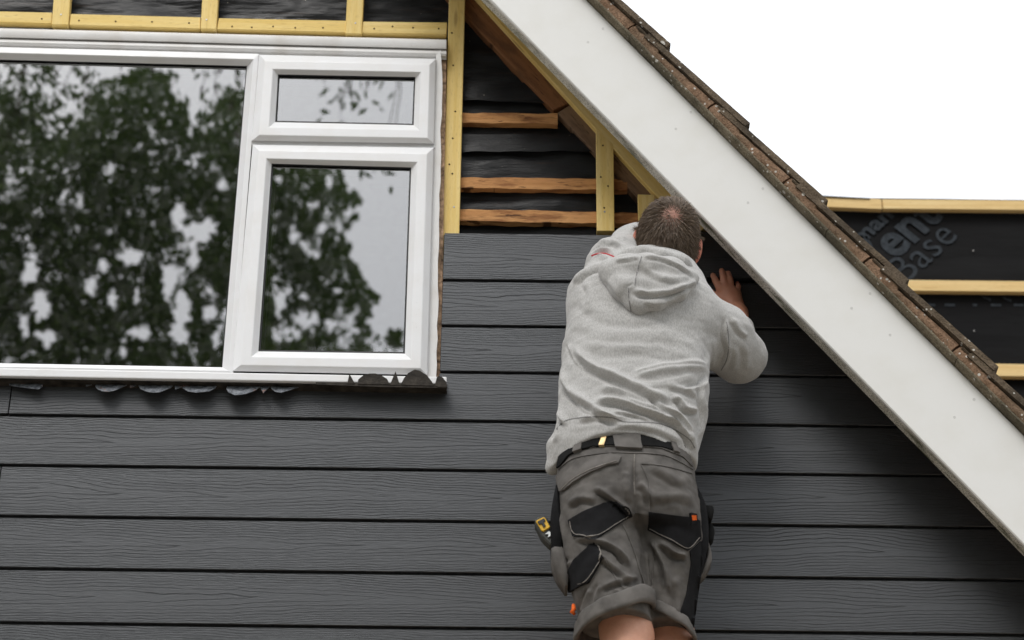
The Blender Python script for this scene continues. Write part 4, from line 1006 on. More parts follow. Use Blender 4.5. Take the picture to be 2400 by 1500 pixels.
pl = WRL + np.array([0.05, 0.03, 0.03])
hand(pl, WRL, [(pl + [0.035, 0.004, 0.012 + dz], pl + [0.055, 0.008, 0.016 + dz * 1.2], pl + [0.072, 0.018, 0.02 + dz * 1.25], 0.009) for dz in (-0.03, -0.01, 0.01, 0.028)], (pl + [0.0, 0, 0.035], pl + [0.02, 0.006, 0.05], pl + [0.035, 0.012, 0.058], 0.010))
# legs
for hp, kn, an, s_ in ((HIPL, KL, AL, -1), (HIPR, KR, AR, 1)):
    calf = kn * 0.62 + an * 0.38 + np.array([0, -0.022, 0])
    B_.chain([hp, hp * 0.5 + kn * 0.5 + np.array([0, 0.0, 0]), kn], [0.074, 0.068, 0.056], 0.02).chain([kn, calf, an], [0.056, 0.056, 0.036], 0.03)
    B_.chain([an, an + [s_ * 0.01, -0.02, -0.05], an + [s_ * 0.03, 0.16, -0.065]], [0.036, 0.04, 0.026], 0.02)
V, Q = B_.mesh(); V = relax(V, Q, 1, 0.4)
person = addnp('person', V, Q, M_SKIN, None, True, Matrix.Translation((CH[0], -0.4, ZF)))
tag(person, 'man in grey hoodie and work shorts, back turned, pressing a board to the wall', 'person')
Vl = (V - HC) @ Rh                                           # body points in the head frame
tint = np.tile(np.array([0.60, 0.32, 0.215]), (len(V), 1))
earm = np.exp(-((np.abs(Vl[:, 0]) - 0.083) / 0.012) ** 2) * (np.abs(Vl[:, 2] + 0.035) < 0.05) * (np.abs(Vl[:, 1]) < 0.035)
tint = tint + earm[:, None] * (np.array([0.62, 0.17, 0.115]) - tint)
hm = np.linalg.norm(V - palmR, axis=1) < 0.16; tint[hm] = (0.55, 0.25, 0.155)
# which of the scalp grows hair: the crown spot is thin
o_ = (CAMn - HC) @ Rh; dd_ = (W3(1579, 499, 0) - CAMn) @ Rh; er = np.array([0.076, 0.096, 0.092]); o_, dd_ = o_ / er, dd_ / er
qa, qb, qc = dd_ @ dd_, 2 * o_ @ dd_, o_ @ o_ - 1; tq = (-qb - math.sqrt(max(0.0, qb * qb - 4 * qa * qc))) / (2 * qa); crl = (o_ + tq * dd_) * er; crl = crl / np.linalg.norm(crl)
def hairmask(Pl):
    u_ = Pl / np.maximum(np.linalg.norm(Pl, axis=1), 1e-6)[:, None]; x, y, z = Pl.T
    line = np.where(y > 0.02, -0.01 + (y - 0.02) * 1.3, np.where(y > -0.03, -0.015 + (y - 0.02) * 0.9, -0.085))
    m = (z > line) & (np.linalg.norm(Pl, axis=1) > 0.06) & (np.linalg.norm(Pl, axis=1) < 0.125)
    m &= ~((np.abs(x) > 0.073) & (y > -0.02) & (z < 0.0))
    ang = np.arccos(np.clip(u_ @ crl, -1, 1)); return m, ang
m, ang = hairmask(Vl); bald = np.clip(1 - (ang - 0.08) / 0.52, 0, 1) ** 1.3
hc = np.array([0.105, 0.064, 0.042]); pk = np.array([0.30, 0.15, 0.11])
tint[m] = hc + bald[m][:, None] * (pk - hc)
at = person.data.attributes.new('tint', 'FLOAT_COLOR', 'POINT'); at.data.foreach_set('color', np.concatenate([tint, np.ones((len(V), 1))], 1).astype(np.float32).ravel())
# hair: short strands combed out from the crown
Nb = vnormals(V, Q); ids = np.where(m & (Vl[:, 1] < 0.09))[0]; K = 24000
pick = RNG.choice(ids, K); keep = RNG.uniform(0, 1, K) > 0.70 * bald[pick]; pick = pick[keep]; K = len(pick)
root = V[pick] + RNG.normal(size=(K, 3)) * 0.0016; nr = Nb[pick]; crw = HC + Rh @ (crl * 0.09)
out = root - crw; out -= nr * np.sum(out * nr, 1)[:, None]; out /= np.maximum(np.linalg.norm(out, axis=1), 1e-6)[:, None]
sw = np.cross(nr, out); out = out + sw * 0.2 + RNG.normal(size=(K, 3)) * 0.15
a_ = ang[pick]; ln = np.where(a_ < 1.1, 0.021, 0.021 - (np.clip(a_ - 1.1, 0, 1.1)) * 0.0125) * RNG.uniform(0.65, 1.25, K) * (1 - 0.45 * bald[pick])
lift = np.where(a_ < 0.8, 0.42, 0.26)[:, None]
d1_ = out * 0.8 + nr * lift; d1_ /= np.linalg.norm(d1_, axis=1)[:, None]; d2_ = out + nr * lift * 0.35 + np.array([0, 0, -0.12]); d2_ /= np.linalg.norm(d2_, axis=1)[:, None]
p0, p1 = root - nr * 0.001, root + d1_ * ln[:, None] * 0.5; p2 = p1 + d2_ * ln[:, None] * 0.5
vw = CAMn - root; vw = RNG.normal(size=(K, 3)) * 0.5 + vw / np.linalg.norm(vw, axis=1)[:, None]; sd2 = np.cross(d1_, vw); sd2 /= np.maximum(np.linalg.norm(sd2, axis=1), 1e-6)[:, None]; wd_ = 0.00050
HV = np.stack([p0 - sd2 * wd_, p0 + sd2 * wd_, p1 - sd2 * wd_, p1 + sd2 * wd_, p2], 1).reshape(-1, 3); i5 = np.arange(K)[:, None] * 5
HF = np.concatenate([i5 + np.array([0, 1, 3]), i5 + np.array([0, 3, 2]), i5 + np.array([2, 3, 4])])
hair = addnp('hair', HV, HF, M_HAIR, person, True); hair['kind'] = 'stuff'; hair['label'] = 'short brown hair thinning at the crown'
tv = np.repeat(np.clip(RNG.normal(0.42, 0.20, K), 0, 1), 5); at = hair.data.attributes.new('tone', 'FLOAT', 'POINT'); at.data.foreach_set('value', tv.astype(np.float32))

# ---- hoodie
HS = [sec(1098, 1300, 1632, -0.365, 0.128), sec(1060, 1296, 1636, -0.365, 0.135), sec(1020, 1300, 1648, -0.36, 0.14), sec(960, 1307, 1660, -0.35, 0.142), sec(900, 1310, 1662, -0.34, 0.142), sec(850, 1316, 1664, -0.335, 0.142),
      sec(790, 1324, 1672, -0.325, 0.14), sec(740, 1331, 1678, -0.32, 0.135), sec(690, 1345, 1668, -0.315, 0.12), sec(655, 1375, 1650, -0.31, 0.098), sec(625, 1425, 1630, -0.305, 0.08), sec(605, 1465, 1608, -0.30, 0.06)]
lo = np.array([HS[0][1] - 0.28, -0.56, HS[0][0] - 0.02]); hi = np.array([ELR[0] + 0.12, -0.02, ELL[2] + 0.16])
Hd = Field(lo, hi, 0.0038); Hd.loft(HS, 0.03, 2.3)
Hd.chain([SHL + [0.02, 0, -0.02], SHL * 0.45 + ELL * 0.55, ELL, ELL * 0.3 + WRL * 0.7], [0.088, 0.080, 0.070, 0.048], 0.035)
Hd.chain([SHR + [-0.03, 0, -0.01], SHR * 0.45 + ELR * 0.55 + [0, -0.012, 0], ELR, ELR * 0.4 + WRR * 0.6], [0.092, 0.076, 0.062, 0.043], 0.035)
Hd.chain([W3(1318, 1000, -0.37), W3(1302, 1045, -0.37), W3(1296, 1095, -0.36)], [0.010, 0.015, 0.018], 0.02)
# hem: cut along a curve that rises in the middle of the back and hangs at the front
hemx = [(1262, 1046), (1284, 1054), (1304, 1050), (1330, 1034), (1365, 1023), (1400, 1018), (1450, 1016), (1500, 1018), (1545, 1030), (1580, 1047), (1605, 1068), (1632, 1092)]
hx = np.array([P(a, b, -0.49).x for a, b in hemx]); hz = np.array([P(a, b, -0.49).z for a, b in hemx])
gx, gy, gz = [Hd.lo[k] + Hd.h * np.arange(Hd.n[k]) for k in range(3)]
cutz = np.interp(gx, hx, hz)[:, None] - np.clip(gy[None] + 0.49, 0, 0.3) * 0.34
Hd.f = np.maximum(Hd.f, (cutz[:, :, None] - gz[None, None, :]).astype(np.float32))
V, Q = Hd.mesh(); V = relax(V, Q, 3, 0.5)
Fd = [([(1340, 805), (1365, 838), (1395, 862), (1430, 876), (1480, 900), (1535, 926), (1585, 940)], 11, 0.013, 0.8),
      ([(1316, 860), (1330, 905), (1350, 928), (1385, 950), (1420, 974), (1465, 990)], 10, 0.012, 0.8),
      ([(1662, 866), (1620, 862), (1560, 868), (1520, 877), (1478, 886)], 9, 0.011, -0.75),
      ([(1380, 950), (1410, 938), (1450, 940), (1500, 957), (1550, 974), (1590, 992), (1618, 1030), (1628, 1070)], 9, 0.012, 0.8),
      ([(1525, 925), (1555, 955), (1590, 972), (1612, 1000), (1622, 1030)], 7, 0.010, 0.8),
      ([(1572, 930), (1592, 938), (1606, 958), (1640, 962)], 7, 0.010, 0.8),
      ([(1400, 905), (1450, 912), (1500, 925), (1540, 945)], 12, 0.007, 0.7),
      ([(1350, 690), (1390, 725), (1440, 742), (1500, 748), (1560, 735)], 16, 0.0030, 0.6),
      ([(1338, 745), (1380, 772), (1440, 780), (1520, 782), (1590, 775)], 17, 0.0024, 0.5),
      ([(1350, 795), (1420, 815), (1500, 812), (1590, 830), (1650, 852)], 16, 0.0030, 0.6),
      ([(1640, 668), (1600, 690), (1555, 712), (1515, 735)], 10, 0.009, -0.8),
      ([(1706, 745), (1700, 790), (1708, 830), (1688, 866)], 7, 0.006, 0.8), ([(1714, 806), (1724, 832), (1716, 872)], 10, 0.0035, 0.6), ([(1738, 800), (1752, 835), (1748, 872)], 12, 0.003, 0.6),
      ([(1716, 745), (1732, 772), (1756, 790)], 8, 0.005, 0.7), ([(1668, 790), (1672, 830), (1660, 862)], 12, 0.004, 0.6),
      ([(1352, 640), (1372, 615), (1405, 600), (1440, 612)], 6, 0.008, 0.8), ([(1362, 618), (1385, 598), (1415, 585), (1448, 596)], 6, 0.008, 0.8), ([(1375, 596), (1400, 576), (1432, 566), (1460, 580)], 6, 0.007, 0.8), ([(1345, 668), (1368, 642), (1400, 628), (1425, 632)], 7, 0.008, 0.8), ([(1400, 570), (1440, 552), (1470, 565)], 7, 0.005, 0.7),
      ([(1318, 900), (1312, 940), (1316, 975), (1330, 1000)], 7, 0.009, 0.9), ([(1308, 960), (1312, 1000), (1300, 1040)], 7, 0.006, 0.8), ([(1652, 880), (1646, 930), (1654, 980), (1640, 1030)], 8, 0.008, 0.8),
      ([(1350, 985), (1420, 972), (1480, 985)], 9, 0.005, 0.7), ([(1420, 1000), (1480, 997), (1550, 1010), (1600, 1040)], 9, 0.005, 0.7), ([(1370, 660), (1385, 690), (1380, 720)], 9, 0.004, 0.7),
      ([(1455, 925), (1500, 945), (1550, 962), (1585, 985)], 5, 0.006, 0.8), ([(1590, 1000), (1610, 1025), (1620, 1055)], 5, 0.006, 0.8), ([(1345, 935), (1370, 960), (1400, 972)], 5, 0.005, 0.8), ([(1480, 893), (1530, 900), (1580, 892), (1640, 876)], 6, 0.004, -0.7),
      ([(1660, 882), (1640, 906), (1600, 916)], 6, 0.006, 0.8), ([(1430, 965), (1490, 972), (1530, 985)], 5, 0.005, 0.8), ([(1330, 800), (1345, 840), (1372, 868)], 5, 0.005, 0.8), ([(1560, 905), (1600, 912), (1640, 930)], 7, 0.005, 0.7)]
V = folds(V, Q, Fd); Nn = vnormals(V, Q); V = V + Nn * (npnoise(V, (7, 9, 15), 2.0) * 0.0042 + npnoise(V, (28, 28, 50), 5.0) * 0.0009)[:, None]; V = relax(V, Q, 1, 0.15)
hoodie = addnp('hoodie', V, Q, M_FLEECE, person, True, Matrix.Translation(CH)); hoodie['label'] = 'light grey marl hooded sweatshirt'
HB = BVHTree.FromPolygons([tuple(v) for v in V], [tuple(int(i) for i in q) for q in Q])

# ---- hood lying on the shoulders
Ho = Field(np.array(W3(1380, 770, -0.40)) - [0.03, 0.2, 0.03], np.array(W3(1670, 560, -0.30)) + [0.03, 0.14, 0.08], 0.0042)
def wb(px, py, off):   # on the back surface, off metres out from it
    o = Vector(CAM); dd = (P(px, py, 0) - o).normalized(); h = HB.ray_cast(o, dd)
    p = h[0] if h[0] else P(px, py, -0.40); return np.array(p - dd * off)
coll = [hl(0.062, 0.055, -0.150), hl(0.088, -0.005, -0.140)]
Ho.chain([wb(1428, 634, 0.010), wb(1470, 634, 0.018), wb(1520, 634, 0.022), wb(1570, 640, 0.020), wb(1618, 652, 0.006)], [0.030, 0.038, 0.040, 0.038, 0.022], 0.02)
Ho.chain([wb(1440, 652, 0.010), wb(1468, 678, 0.012), wb(1490, 708, 0.008), wb(1497, 728, 0.002)], [0.030, 0.034, 0.024, 0.012], 0.02)
Ho.chain([wb(1500, 684, 0.010), wb(1545, 690, 0.009), wb(1590, 680, 0.005), wb(1622, 668, 0.0)], [0.030, 0.027, 0.022, 0.012], 0.016)
Ho.chain([wb(1505, 668, 0.020), wb(1550, 668, 0.020), wb(1600, 662, 0.012)], [0.028, 0.027, 0.020], 0.016)
Ho.chain([W3(1446, 612, -0.37), W3(1474, 592, -0.385), W3(1508, 588, -0.405), W3(1552, 598, -0.41), W3(1598, 614, -0.39), W3(1626, 640, -0.36)], [0.014, 0.014, 0.014, 0.014, 0.015, 0.014], 0.010)
Ho.chain([wb(1498, 716, 0.004), wb(1540, 708, 0.004), wb(1590, 690, 0.002)], [0.022, 0.020, 0.014], 0.014)
Ho.ell(W3(1540, 615, -0.385), (0.085, 0.030, 0.030), None, 0.02)
V, Q = Ho.mesh(); V = relax(V, Q, 3, 0.5)
V = folds(V, Q, [([(1476, 676), (1515, 688), (1565, 684), (1610, 668), (1640, 655)], 7, 0.009, 0.9), ([(1506, 622), (1540, 646), (1580, 654), (1625, 648)], 9, 0.004, 0.7), ([(1500, 600), (1545, 604), (1592, 622), (1632, 652)], 5, 0.005, 0.9), ([(1422, 650), (1450, 692), (1482, 735)], 6, 0.003, 0.6),
    ([(1504, 600), (1494, 640), (1488, 668), (1473, 676), (1475, 705), (1482, 735)], 3.2, 0.003, 0.9), ([(1440, 612), (1470, 606), (1502, 602)], 5, 0.004, 0.7), ([(1505, 706), (1545, 712), (1585, 698)], 6, 0.004, 0.7)])
Nn = vnormals(V, Q); V = V + Nn * (npnoise(V, (16, 16, 24), 8.0) * 0.003)[:, None]
hood = addnp('hood', V, Q, M_FLEECE, hoodie, True, Matrix.Translation(V.mean(0)))
HB2 = BVHTree.FromPolygons([tuple(v) for v in V], [tuple(int(i) for i in q) for q in Q])

# ---- things sewn on: laid onto the cloth
from mathutils.geometry import delaunay_2d_cdt
def lay(name, poly, bvh, mat, parent, thick=0.003, step=7.0, lift=0.0, label=None):
    poly = [Vector(p) for p in poly]; bd = []
    for i in range(len(poly)):
        a, b = poly[i], poly[(i + 1) % len(poly)]; k = max(1, int((b - a).length / step)); bd += [a.lerp(b, j / k) for j in range(k)]
    nb = len(bd); xs = [p.x for p in bd]; ys = [p.y for p in bd]; ins_ = []
    def inside(x, y):
        c = False
        for i in range(nb):
            a, b = bd[i], bd[i - 1]
            if (a.y > y) != (b.y > y) and x < (b.x - a.x) * (y - a.y) / (b.y - a.y) + a.x: c = not c
        return c and min((p.x - x) ** 2 + (p.y - y) ** 2 for p in bd) > (0.45 * step) ** 2
    y = min(ys) + step / 2
    while y < max(ys):
        x = min(xs) + step / 2
        while x < max(xs):
            if inside(x, y): ins_.append(Vector((x, y)))
            x += step
        y += step
    v2, _, f2_, *_r = delaunay_2d_cdt(bd + ins_, [(i, (i + 1) % nb) for i in range(nb)], [], 1, 1e-4)
    W_, NN_ = [None] * len(v2), [None] * len(v2)
    for i, p in enumerate(v2):
        dd = (P(p.x, p.y, 0) - CAM).normalized(); h = bvh.ray_cast(CAM, dd)
        if h[0] is not None: W_[i] = h[0]; NN_[i] = h[1] if h[1].dot(dd) < 0 else -h[1]
    ok = [i for i in range(len(v2)) if W_[i] is not None]
    if not ok: return None
    for i, p in enumerate(v2):
        if W_[i] is None:
            j = min(ok, key=lambda q: (v2[q] - p).length); W_[i] = P(p.x, p.y, W_[j].y); NN_[i] = NN_[j]
    n = len(v2); top = [W_[i] + NN_[i] * (thick + lift) for i in range(n)]; bot = [W_[i] - NN_[i] * 0.002 for i in range(n)]
    Fc = [list(f) for f in f2_] + [[n + j for j in f][::-1] for f in f2_]; cnt = {}
    for f in f2_:
        for a in range(len(f)): e = (f[a], f[(a + 1) % len(f)]); cnt[e] = 1
    for (a, b) in list(cnt):
        if (b, a) not in cnt: Fc.append([b, a, n + a, n + b])
    c = sum(top, Vector()) / n
    o = add(name, top + bot, Fc, mat, parent, M=Matrix.Translation(c), auto=50)
    if label: o['label'] = label
    return o
def ribbon(name, line, wpx, bvh, mat, parent, thick=0.002, lift=0.0, label=None, n=30):
    c = smoothpoly(line, n); t = np.gradient(c, axis=0); t /= np.linalg.norm(t, axis=1)[:, None]; nn_ = np.stack([-t[:, 1], t[:, 0]], 1) * wpx / 2
    return lay(name, [tuple(p) for p in c + nn_] + [tuple(p) for p in (c - nn_)[::-1]], bvh, mat, parent, thick, max(5.0, wpx * 0.8), lift, label)
ribbon('hem_seam', [(1304, 1006), (1328, 985), (1387, 977), (1435, 979), (1467, 989), (1533, 991), (1573, 1003), (1614, 1028), (1628, 1050)], 2.6, HB, M_SEAM, hoodie, 0.0006)
ribbon('sleeve_print', [(1386, 600), (1400, 595), (1418, 594), (1440, 602)], 3.2, HB, M_RED, hoodie, 0.0007, label='red print across the left sleeve')
ribbon('hood_seam', [(1504, 601), (1494, 635), (1488, 668)], 2.4, HB2, M_SEAM, hoodie, 0.0006); ribbon('hood_seam', [(1473, 676), (1474, 700), (1480, 734)], 2.4, HB2, M_SEAM, hoodie, 0.0006)
ribbon('shoulder_seam', [(1703, 755), (1708, 800), (1704, 840), (1690, 868)], 2.2, HB, M_SEAM, hoodie, 0.0005)

# ---- shorts
PS = [sec(1262, 1312, 1638, -0.372, 0.12), sec(1215, 1306, 1638, -0.375, 0.138), sec(1165, 1304, 1635, -0.372, 0.142), sec(1115, 1305, 1630, -0.368, 0.132), sec(1070, 1310, 1622, -0.362, 0.118), sec(1030, 1316, 1612, -0.36, 0.11)]
LL = [sec(1190, 1310, 1488, -0.385, 0.105), sec(1250, 1312, 1500, -0.39, 0.108), sec(1300, 1321, 1510, -0.395, 0.105), sec(1360, 1334, 1516, -0.40, 0.10), sec(1420, 1350, 1522, -0.402, 0.094), sec(1464, 1358, 1526, -0.405, 0.09)]
LR = [sec(1190, 1470, 1637, -0.36, 0.11), sec(1250, 1474, 1641, -0.355, 0.112), sec(1300, 1480, 1641, -0.35, 0.108), sec(1360, 1486, 1637, -0.342, 0.10), sec(1420, 1494, 1628, -0.335, 0.092), sec(1482, 1502, 1622, -0.33, 0.086)]
lo = np.array([HS[0][1] - 0.25, -0.56, LR[-1][0] - 0.03]); hi = np.array([HS[0][1] + 0.25, -0.18, PS[-1][0] + 0.03])
Sh = Field(lo, hi, 0.004); Sh.loft(PS, 0.02, 2.3).loft(LL, 0.014, 2.2).loft(LR, 0.014, 2.2)
V, Q = Sh.mesh(); V = relax(V, Q, 3, 0.5)
V = folds(V, Q, [([(1484, 1075), (1487, 1120), (1489, 1165), (1493, 1205), (1502, 1245)], 9, -0.011, 0.0), ([(1389, 1142), (1425, 1160), (1462, 1188), (1486, 1215)], 7, 0.011, 0.9), ([(1330, 1185), (1360, 1168), (1400, 1172)], 9, 0.008, 0.8), ([(1345, 1262), (1395, 1268), (1440, 1285), (1482, 1330)], 7, 0.011, 0.9),
                 ([(1400, 1296), (1440, 1330), (1490, 1372)], 8, 0.007, 0.8), ([(1405, 1378), (1450, 1362), (1500, 1352)], 8, 0.007, 0.8), ([(1385, 1378), (1372, 1410), (1365, 1445)], 7, 0.008, 0.8), ([(1410, 1370), (1395, 1400), (1390, 1430)], 7, 0.006, 0.8), ([(1440, 1380), (1460, 1400), (1465, 1420)], 6, 0.006, 0.8),
                 ([(1524, 1262), (1545, 1300), (1562, 1345), (1572, 1400)], 9, 0.010, 0.9), ([(1545, 1268), (1580, 1296), (1612, 1305)], 8, 0.010, 0.9), ([(1510, 1290), (1520, 1350), (1524, 1420)], 7, 0.008, 0.8), ([(1580, 1350), (1590, 1400), (1585, 1450)], 9, 0.006, 0.7),
                 ([(1310, 1200), (1322, 1260), (1330, 1320)], 8, 0.006, 0.8), ([(1500, 1150), (1540, 1165), (1590, 1160), (1628, 1180)], 14, 0.005, 0.6), ([(1340, 1310), (1328, 1340), (1330, 1370)], 6, 0.005, 0.8), ([(1495, 1130), (1515, 1150), (1530, 1190)], 8, 0.007, 0.8), ([(1470, 1100), (1472, 1140), (1480, 1180)], 7, 0.007, -0.7), ([(1520, 1090), (1560, 1110), (1610, 1140)], 12, 0.005, 0.7)])
Nn = vnormals(V, Q); V = V + Nn * (npnoise(V, (12, 12, 16), 12.0) * 0.003 + npnoise(V, (26, 26, 34), 15.0) * 0.0020)[:, None]
shorts = addnp('work_shorts', V, Q, M_CANVAS, person, True, Matrix.Translation(V.mean(0))); shorts['label'] = 'grey work shorts with black patches'
SB = BVHTree.FromPolygons([tuple(v) for v in V], [tuple(int(i) for i in q) for q in Q])
lay('waistband', [(1308, 1092), (1330, 1068), (1360, 1055), (1400, 1048), (1480, 1046), (1550, 1052), (1600, 1072), (1622, 1094), (1612, 1050), (1560, 1020), (1480, 1005), (1400, 1008), (1340, 1025), (1314, 1060)], SB, M_CANVAS, shorts, 0.003)
belt = lay('belt', [(1308, 1098), (1313, 1072), (1330, 1052), (1352, 1038), (1385, 1026), (1430, 1020), (1500, 1020), (1545, 1026), (1572, 1036), (1580, 1058), (1550, 1050), (1500, 1046), (1430, 1046), (1390, 1049), (1358, 1057), (1334, 1069), (1318, 1090)], SB, M_BELT, person, 0.006, 6, 0.0, 'black webbing belt')
lay('belt_tag', [(1411, 1026), (1423, 1027), (1417, 1049), (1405, 1048)], SB, M_BRASS, belt, 0.0085, 5)
for q in ([(1353, 1028), (1370, 1020), (1364, 1057), (1346, 1063)], [(1433, 1012), (1497, 1012), (1505, 1055), (1443, 1052)], [(1566, 1030), (1578, 1036), (1590, 1066), (1577, 1061)]): lay('belt_loop', q, SB, M_CANVAS, shorts, 0.009, 6)
lay('pocket_flap', [(1315, 1152), (1325, 1149), (1349, 1128), (1387, 1107), (1427, 1091), (1449, 1087), (1456, 1072), (1432, 1066), (1373, 1074), (1339, 1087), (1317, 1106), (1307, 1120)], SB, M_CANVAS, shorts, 0.006)
lay('seat_patch', [(1333, 1220), (1365, 1201), (1413, 1180), (1445, 1175), (1472, 1193), (1480, 1209), (1448, 1231), (1397, 1264), (1344, 1257)], SB, M_BLACK, shorts, 0.004, label='black patch on the left seat pocket')
lay('seat_patch', [(1520, 1200), (1573, 1207), (1616, 1212), (1638, 1220), (1641, 1263), (1611, 1291), (1573, 1271), (1520, 1244)], SB, M_BLACK, shorts, 0.004, label='black patch on the right seat pocket')
lay('cargo_pocket', [(1392, 1271), (1415, 1305), (1400, 1335), (1381, 1367), (1360, 1375), (1339, 1388), (1333, 1367), (1336, 1335), (1349, 1313)], SB, M_BLACK, shorts, 0.007, label='black tool pocket on the left thigh')
lay('side_panel', [(1616, 1292), (1641, 1268), (1644, 1313), (1640, 1353), (1632, 1407), (1622, 1484), (1587, 1457), (1592, 1439), (1608, 1393), (1619, 1321)], SB, M_BLACK, shorts, 0.003)
lay('side_panel', [(1352, 1452), (1397, 1422), (1405, 1432), (1371, 1458), (1358, 1478)], SB, M_BLACK, shorts, 0.003)
lab = lay('label', [(1615, 1203), (1629, 1205), (1631, 1227), (1617, 1229)], SB, M_BLACK, shorts, 0.006, 5)
lay('label_print', [(1617, 1208), (1627, 1208), (1628, 1219), (1618, 1220)], SB, M_ORANGE, lab, 0.0066, 4)
for q in ([(1501, 1087), (1520, 1132), (1522, 1200)], [(1501, 1087), (1560, 1093), (1622, 1110)], [(1309, 1100), (1345, 1074), (1420, 1062), (1480, 1062), (1560, 1068), (1624, 1100)], [(1533, 1270), (1530, 1340), (1526, 1400)], [(1460, 1230), (1485, 1290), (1500, 1340), (1512, 1375)], [(1416, 1306), (1440, 1350), (1467, 1386)], [(1487, 1065), (1486, 1110), (1488, 1160)]):
    ribbon('seam', q, 2.2, SB, M_STITCH if len(q) == 3 and q[0][0] < 1490 and q[0][0] > 1480 else M_CANVAS, shorts, 0.0022)
for q in ([(1338, 1222), (1349, 1252), (1397, 1258), (1446, 1227), (1474, 1208)], [(1524, 1240), (1573, 1266), (1610, 1285), (1636, 1260)], [(1391, 1276), (1410, 1305), (1379, 1361), (1360, 1369)], [(1320, 1147), (1347, 1124), (1386, 1103), (1445, 1083)]):
    ribbon('stitching', q, 1.3, SB, M_STITCH, shorts, 0.0075 if q[0][1] < 1150 else 0.0085 if q[0][1] > 1270 else 0.0052, n=26)
# turned-up cuffs
def cuff(secs, py, tiltx, drop, hgt, mat, grow=0.006):
    zc, cx, cy, a, b = secs; V, Fc = [], []; K = 72
    prof = [(0.000, hgt), (0.003, hgt + 0.002), (0.0055, hgt - 0.002), (0.0075, hgt * 0.6), (0.009, hgt * 0.25), (0.0075, 0.001), (0.003, 0.0), (-0.003, 0.004), (-0.004, hgt * 0.5), (-0.004, hgt)]
    for i in range(K):
        an = 2 * math.pi * i / K; c, s_ = math.cos(an), math.sin(an)
        for (o_, z_) in prof:
            e = grow + o_; x = cx + (a + e) * math.copysign(abs(c) ** (2 / 2.3), c); y = cy + (b + e) * math.copysign(abs(s_) ** (2 / 2.3), s_)
            wob = mnoise.noise(Vector((c * 2.2 + cx * 9, s_ * 2.2, z_ * 25))) * 0.006
            zz = zc + z_ * (1 + 0.25 * mnoise.noise(Vector((c * 1.7, s_ * 1.7, cx * 4)))) + (x - cx) * tiltx + (y - cy) * drop + mnoise.noise(Vector((c * 1.5 + 3, s_ * 1.5, cx))) * 0.008
            V.append((x + c * wob, y + s_ * wob, zz))
    r = len(prof)
    for i in range(K):
        for k in range(r): Fc.append((i * r + k, ((i + 1) % K) * r + k, ((i + 1) % K) * r + (k + 1) % r, i * r + (k + 1) % r))
    return addnp('cuff', V, Fc, mat, shorts, True, Matrix.Translation((cx, cy, zc)))
cuff(LL[-1], 1482, 0.42, 0.06, 0.043, M_CANVAS); cuff(LR[-1], 1492, -0.58, 0.02, 0.030, M_CANVAS, 0.003)
# holster pockets hanging at both hips
def pouch(name, poly, Yf, th, mat, label=None, bev=0.008):
    o = prism(name, [P(a, b, Yf) for a, b in poly], th, mat, shorts, bev, (0, 0, 1)); o.data.shade_smooth(); o.data.set_sharp_from_angle(angle=math.radians(55))
    if label: o['label'] = label
    return o
pouch('holster_pocket', [(1304, 1128), (1294, 1180), (1290, 1215), (1292, 1290), (1320, 1290), (1318, 1220), (1311, 1150)], -0.43, 0.07, M_BLACK, 'black holster pocket on the left hip', 0.006)
pouch('holster_pocket', [(1292, 1275), (1293, 1308), (1304, 1340), (1330, 1375), (1334, 1340), (1324, 1278)], -0.435, 0.075, M_CANVAS, None, 0.008)
pouch('holster_pocket', [(1630, 1130), (1642, 1150), (1655, 1178), (1661, 1220), (1662, 1270), (1648, 1330), (1636, 1352), (1628, 1250)], -0.38, 0.07, M_BLACK, 'black holster pocket on the right hip', 0.006)
pouch('holster_flap', [(1660, 1264), (1668, 1292), (1669, 1312), (1655, 1338), (1640, 1354), (1650, 1325), (1658, 1300)], -0.365, 0.05, M_CANVAS, None, 0.003)
pouch('webbing_loop', [(1648, 1183), (1672, 1184), (1674, 1196), (1668, 1217), (1657, 1212), (1650, 1206)], -0.37, 0.03, M_BELT, None, 0.003)
pouch('webbing_loop', [(1660, 1220), (1672, 1230), (1676, 1245), (1672, 1264), (1660, 1272)], -0.35, 0.03, M_BELT, None, 0.003)
Vt, Ft = tube([P(1344, 1418, -0.42), P(1345, 1428, -0.428), P(1341, 1434, -0.43), P(1347, 1440, -0.425)], [0.004, 0.0055, 0.006, 0.003], 8); add('zip_pull', Vt, Ft, M_ORANGE, shorts, smooth=True)
# boots, under the frame
for an, s_ in ((AL, -1), (AR, 1)):
    bt = Field(an - [0.09, 0.12, 0.1], an + [0.1, 0.26, 0.09], 0.007); bt.chain([an + [0, 0, 0.05], an, an + [s_ * 0.01, -0.02, -0.035]], [0.055, 0.054, 0.056], 0.02).chain([an + [0, 0, -0.035], an + [s_ * 0.03, 0.16, -0.05]], [0.056, 0.045], 0.02)
    bt.f = np.maximum(bt.f, ((ZF + 0.001) - (bt.lo[2] + bt.h * np.arange(bt.n[2])))[None, None, :].astype(np.float32))
    V, Q = bt.mesh(); addnp('boot', relax(V, Q, 2), Q, M_BOOT, person, True)

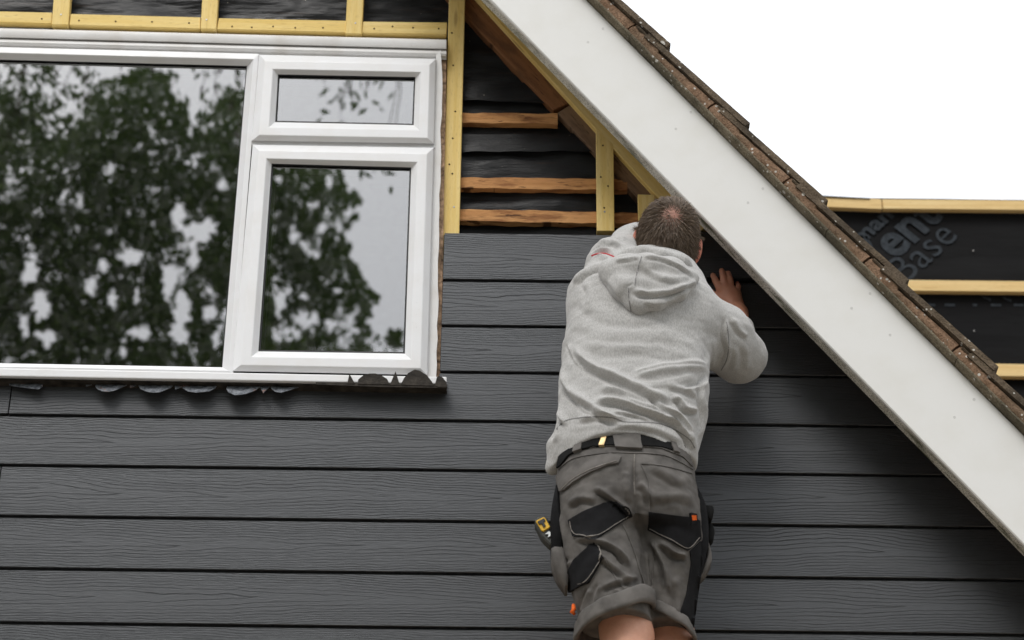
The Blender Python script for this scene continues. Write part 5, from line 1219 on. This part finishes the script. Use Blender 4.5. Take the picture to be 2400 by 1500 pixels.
# ------------------------------------------------------------------ tape measure in the left holster
M_TY = m_plain('yellow_plastic', (0.72, 0.42, 0.02), 0.35, 0.5, 0.08, 60, 0.05); M_TG = m_plain('dark_grey_rubber', (0.055, 0.055, 0.05), 0.6, 0.4, 0.2, 60, 0.1); M_TB = m_plain('black_plastic', (0.012, 0.012, 0.012), 0.4, 0.5, 0.1, 60, 0); M_ST = m_plain('steel', (0.55, 0.55, 0.53), 0.3, 0.5, 0.1, 60, 0, metal=0.9)
def tp(name, poly, Yf, th, mat, parent, bev): o = prism(name, [P(a, b, Yf) for a, b in poly], th, mat, parent, bev, (0, 0, 1)); return o
tape = empty('tape_measure', P(1290, 1275, -0.41)); tag(tape, 'yellow and black tape measure sticking out of the left hip holster', 'tape measure')
tp('case', [(1252, 1222), (1257, 1213), (1264, 1209), (1277, 1208), (1283, 1213), (1290, 1232), (1298, 1276), (1290, 1278), (1270, 1258)], -0.42, 0.035, M_TG, tape, 0.004)
tp('face', [(1256, 1221), (1260, 1218), (1274, 1211.5), (1278, 1214), (1289, 1234), (1287, 1237), (1273, 1245), (1269, 1243)], -0.4245, 0.006, M_TY, tape, 0.0012)
tp('button', [(1259.5, 1222), (1275, 1214), (1279, 1220), (1274, 1223.5), (1279.5, 1232), (1274, 1236), (1269, 1227), (1264, 1229)], -0.4275, 0.005, M_TB, tape, 0.0007)
tp('hook', [(1277, 1252), (1286, 1245), (1290, 1247), (1290, 1256), (1284, 1259), (1286, 1251)], -0.424, 0.003, M_ST, tape, 0)

# ------------------------------------------------------------------ scaffold he stands on, just under the frame
M_PLANK = m_wood('scaffold_plank', (0.34, 0.26, 0.17), (0.45, 0.36, 0.25), (0.18, 0.12, 0.07)); M_POLE = m_plain('galvanised_tube', (0.42, 0.43, 0.44), 0.45, 0.5, 0.15, 40, 0.1, metal=0.7)
scf = empty('scaffold', (CH[0], -0.5, 0)); tag(scf, 'low scaffold of planks on steel tubes under the worker', 'scaffold')
for k in range(4): box('plank', (CH[0] - 1.1, -0.86 + k * 0.2, ZF - 0.04), (CH[0] + 1.1, -0.67 + k * 0.2, ZF - 0.001), M_PLANK, scf, 0.002, Matrix.Translation((CH[0], -0.86 + k * 0.2, ZF - 0.02)))
for x in (CH[0] - 0.95, CH[0] + 0.95):
    for y in (-0.80, -0.16):
        v, f = tube([(x, y, 0.001), (x, y, ZF - 0.041)], [0.024, 0.024], 12); add('scaffold_tube', v, f, M_POLE, scf, smooth=False)
